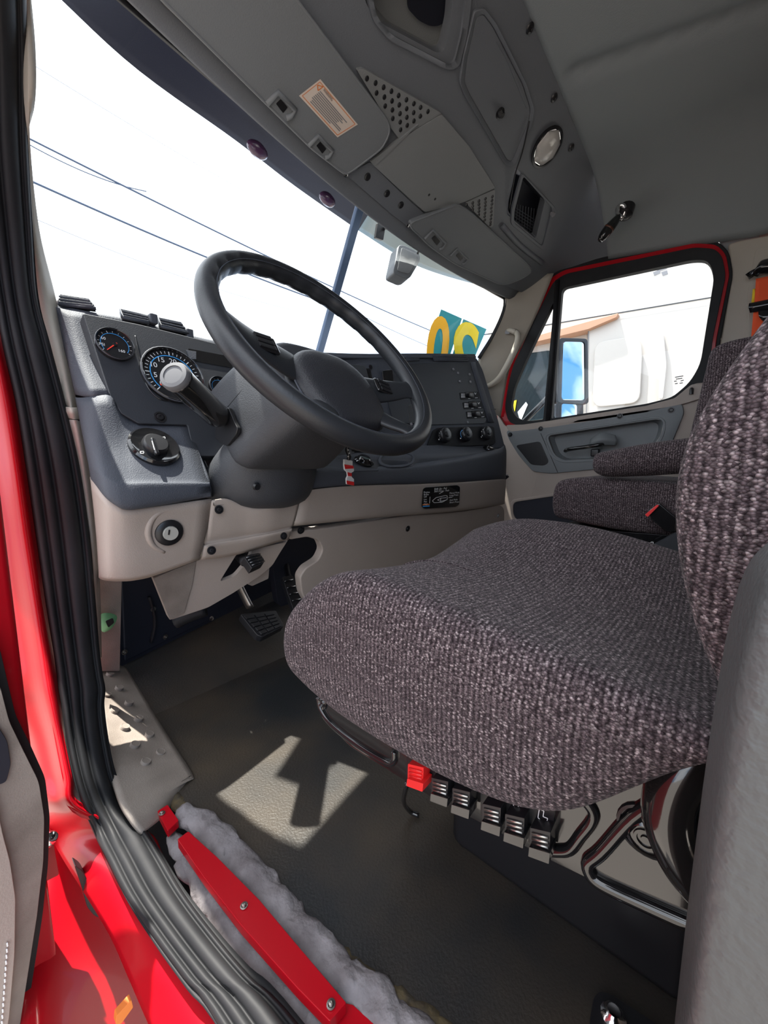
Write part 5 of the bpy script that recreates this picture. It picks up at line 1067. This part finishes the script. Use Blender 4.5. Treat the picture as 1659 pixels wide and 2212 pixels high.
panel('body', [(1399, 1104), (1424, 1086), (1462, 1118), (1460, 1150), (1438, 1148), (1406, 1122)], bq, .03, BLKG, bu, r=4, bev=.006)
panel('release_button', [(1393, 1112), (1419, 1090), (1424, 1092), (1399, 1117)], bq, .02, REDP, bu, r=2, off=.006, bev=.002)

# ================================================================== OUTSIDE
mi = thing('side_mirror', 'rectangular outside mirror with a small convex mirror below, reflecting blue sky', 'mirror', (2.3, .75, .4))
mc = (1238, 800); mo = 2.28
refl = V((.10, -1, .40)).normalized(); inc = (atx(1238, 800, mo)-CAM).normalized(); mn = (refl-inc).normalized(); pm = Plane(mn, mn.dot(atx(1238, 800, mo)))
MO = [(1214, 735), (1265, 736), (1266, 868), (1211, 866)]
panel('main_glass', [(1217, 738), (1262, 739), (1263, 864), (1213, 863)], pm, .01, MIRR, mi, r=7, bev=0)
ringp('housing', [(1208, 729), (1270, 731), (1272, 873), (1204, 870)], [(1216, 737), (1263, 738), (1264, 865), (1212, 864)], pm, .03, BLK, mi, r=8, off=.004, bev=.003)
panel('housing_back', [(1208, 729), (1270, 731), (1272, 873), (1204, 870)], pm, .05, BLK, mi, r=8, off=-.012, bev=.01)
panel('convex_glass', [(1214, 872), (1246, 874), (1246, 915), (1212, 915)], pm, .01, MIRR, mi, r=5, off=.004, bev=0)
panel('convex_housing', [(1205, 868), (1262, 870), (1262, 925), (1205, 925)], pm, .05, BLK, mi, r=6, off=-.008, bev=.01)
tube('mirror_arm', [pm.at(1206, 750, -.02), pm.at(1196, 760, -.03), pm.at(1192, 900, -.03), pm.at(1205, 915, -.02)], .012, BLK, mi, s=1, n=8)
tube('door_bracket', [pm.at(1192, 850, -.03), V((2.03, .86, .72))], .015, BLK, mi, s=1, n=8)
nt_k = thing('parked_truck', 'white sleeper truck parked alongside, seen through the passenger window', 'truck', (3.7, 0, -1.2))
PT = PX(3.45)
panel('body_side', [(1100, 500), (1800, 380), (1800, 1150), (1266, 1000), (1272, 711), (1160, 730), (1060, 740), (1000, 560)], PT, .6, TRUCK, nt_k, r=4, bev=.02)
panel('cab_side', [(1050, 740), (1270, 712), (1266, 1050), (1040, 1050)], PX(3.52), .5, TRUCK, nt_k, r=4, bev=.02)
panel('roof_fairing', [(1060, 748), (1169, 722), (1336, 676), (1332, 685), (1271, 711), (1160, 738), (1060, 764)], PX(3.40), .12, TRUCKB, nt_k, r=3, bev=.006, label='tan underside of the roof fairing')
bars('body_seam', [(1000, 730, 1169, 704), (1169, 704, 1540, 642)], PX(3.449), 2.5, CHARD, nt_k, off=.004)
bars('door_seam', [(1271, 712, 1265, 1000)], PX(3.449), 2.0, GREY, nt_k, off=.004)
panel('sleeper_panel', [(1285, 740), (1370, 726), (1388, 745), (1382, 870), (1280, 880)], PT, .01, TRUCK, nt_k, r=22, off=.02, bev=.006)
panel('vent_strip', [(1424, 716), (1434, 722), (1440, 790), (1432, 862), (1424, 862)], PT, .02, TRUCK, nt_k, r=6, off=.02, bev=.004)
panel('cab_window', [(1118, 766), (1190, 756), (1176, 905), (1095, 915), (1090, 850)], PX(3.50), .02, GLASSD, nt_k, r=8, bev=.004)
panel('window_dark', [(1118, 766), (1190, 756), (1176, 905), (1095, 915), (1090, 850)], PX(3.53), .005, TEAL, nt_k, r=8, bev=0)
bars('worn_decal', [(1412, 592, 1425, 586), (1420, 583, 1440, 576), (1430, 592, 1442, 588)], PT, 8, GREY, nt_k, off=.002)
panel('yellow_sticker', [(1103, 868), (1116, 864), (1112, 890), (1102, 893)], PX(3.49), .004, YEL, nt_k, bev=0)
panel('white_stripe', [(1118, 890), (1136, 868), (1140, 874), (1124, 912)], PX(3.49), .004, WHITE, nt_k, bev=0)
# window stickers 0 and mirrored 2 on the windshield
psk = pl3((953, 668, 'y', 1.06), (1050, 710, 'y', .99), (920, 800, 'y', 1.12))
def sticker(label, q, ch, m_, mirror, base, baseend, h):
    s_ = thing('window_sticker', label, 'sticker', psk.at(*q[0]), 'number stickers on the windshield')
    panel('card', q, psk, .001, TEAL, s_, bev=0)
    tpx(ch, psk, *base, *baseend, h, m_, s_, off=.0015, mirror=mirror, bold=.03)
sticker('teal sticker with an orange-yellow number 0 at the base of the windshield', [(953, 668), (998, 688), (972, 768), (922, 764)], '0', YELO, False, (916, 800), (962, 808), 124)
sticker('teal sticker with a bright yellow number 2 seen from behind near the passenger pillar', [(1001, 689), (1051, 711), (1026, 770), (977, 768)], '2', YEL, True, (962, 806), (1018, 820), 122)
# power lines
for i, (x, y, x2, y2, wpx) in enumerate(((65, 310, 205, 372, 2.2), (68, 392, 455, 552, 3.6), (275, 407, 672, 593, 2.4), (60, 130, 650, 480, .9), (160, 507, 420, 600, 1.0), (800, 690, 935, 748, 1.0))):
    Y0 = 16.0; pA = aty(x-(x2-x)*.6, y-(y2-y)*.6, Y0); pB = aty(x2+(x2-x)*(.8 if i != 3 else .1), y2+(y2-y)*(.8 if i != 3 else .1), Y0)
    mid = [pA.lerp(pB, t)+V((0, 0, -.25*4*t*(1-t)+.12)) for t in [q/8 for q in range(9)]]
    dep = (pA.lerp(pB, .5)-CAM).dot(fwd)
    o = tube('power_line', mid, wpx/2*dep/F_PX, CABLE, None, n=6, s=2)
    props(o, ('thin overhead cable low at the far left of the windshield sky', 'thickest overhead cable crossing the sky to the steering wheel rim', 'overhead cable above the wheel running towards the centre bar', 'finest overhead cable, highest in the windshield sky', 'faint overhead cable just above the gauges', 'faint overhead cable right of the centre bar over the dash')[i], 'cable', 'overhead power lines')
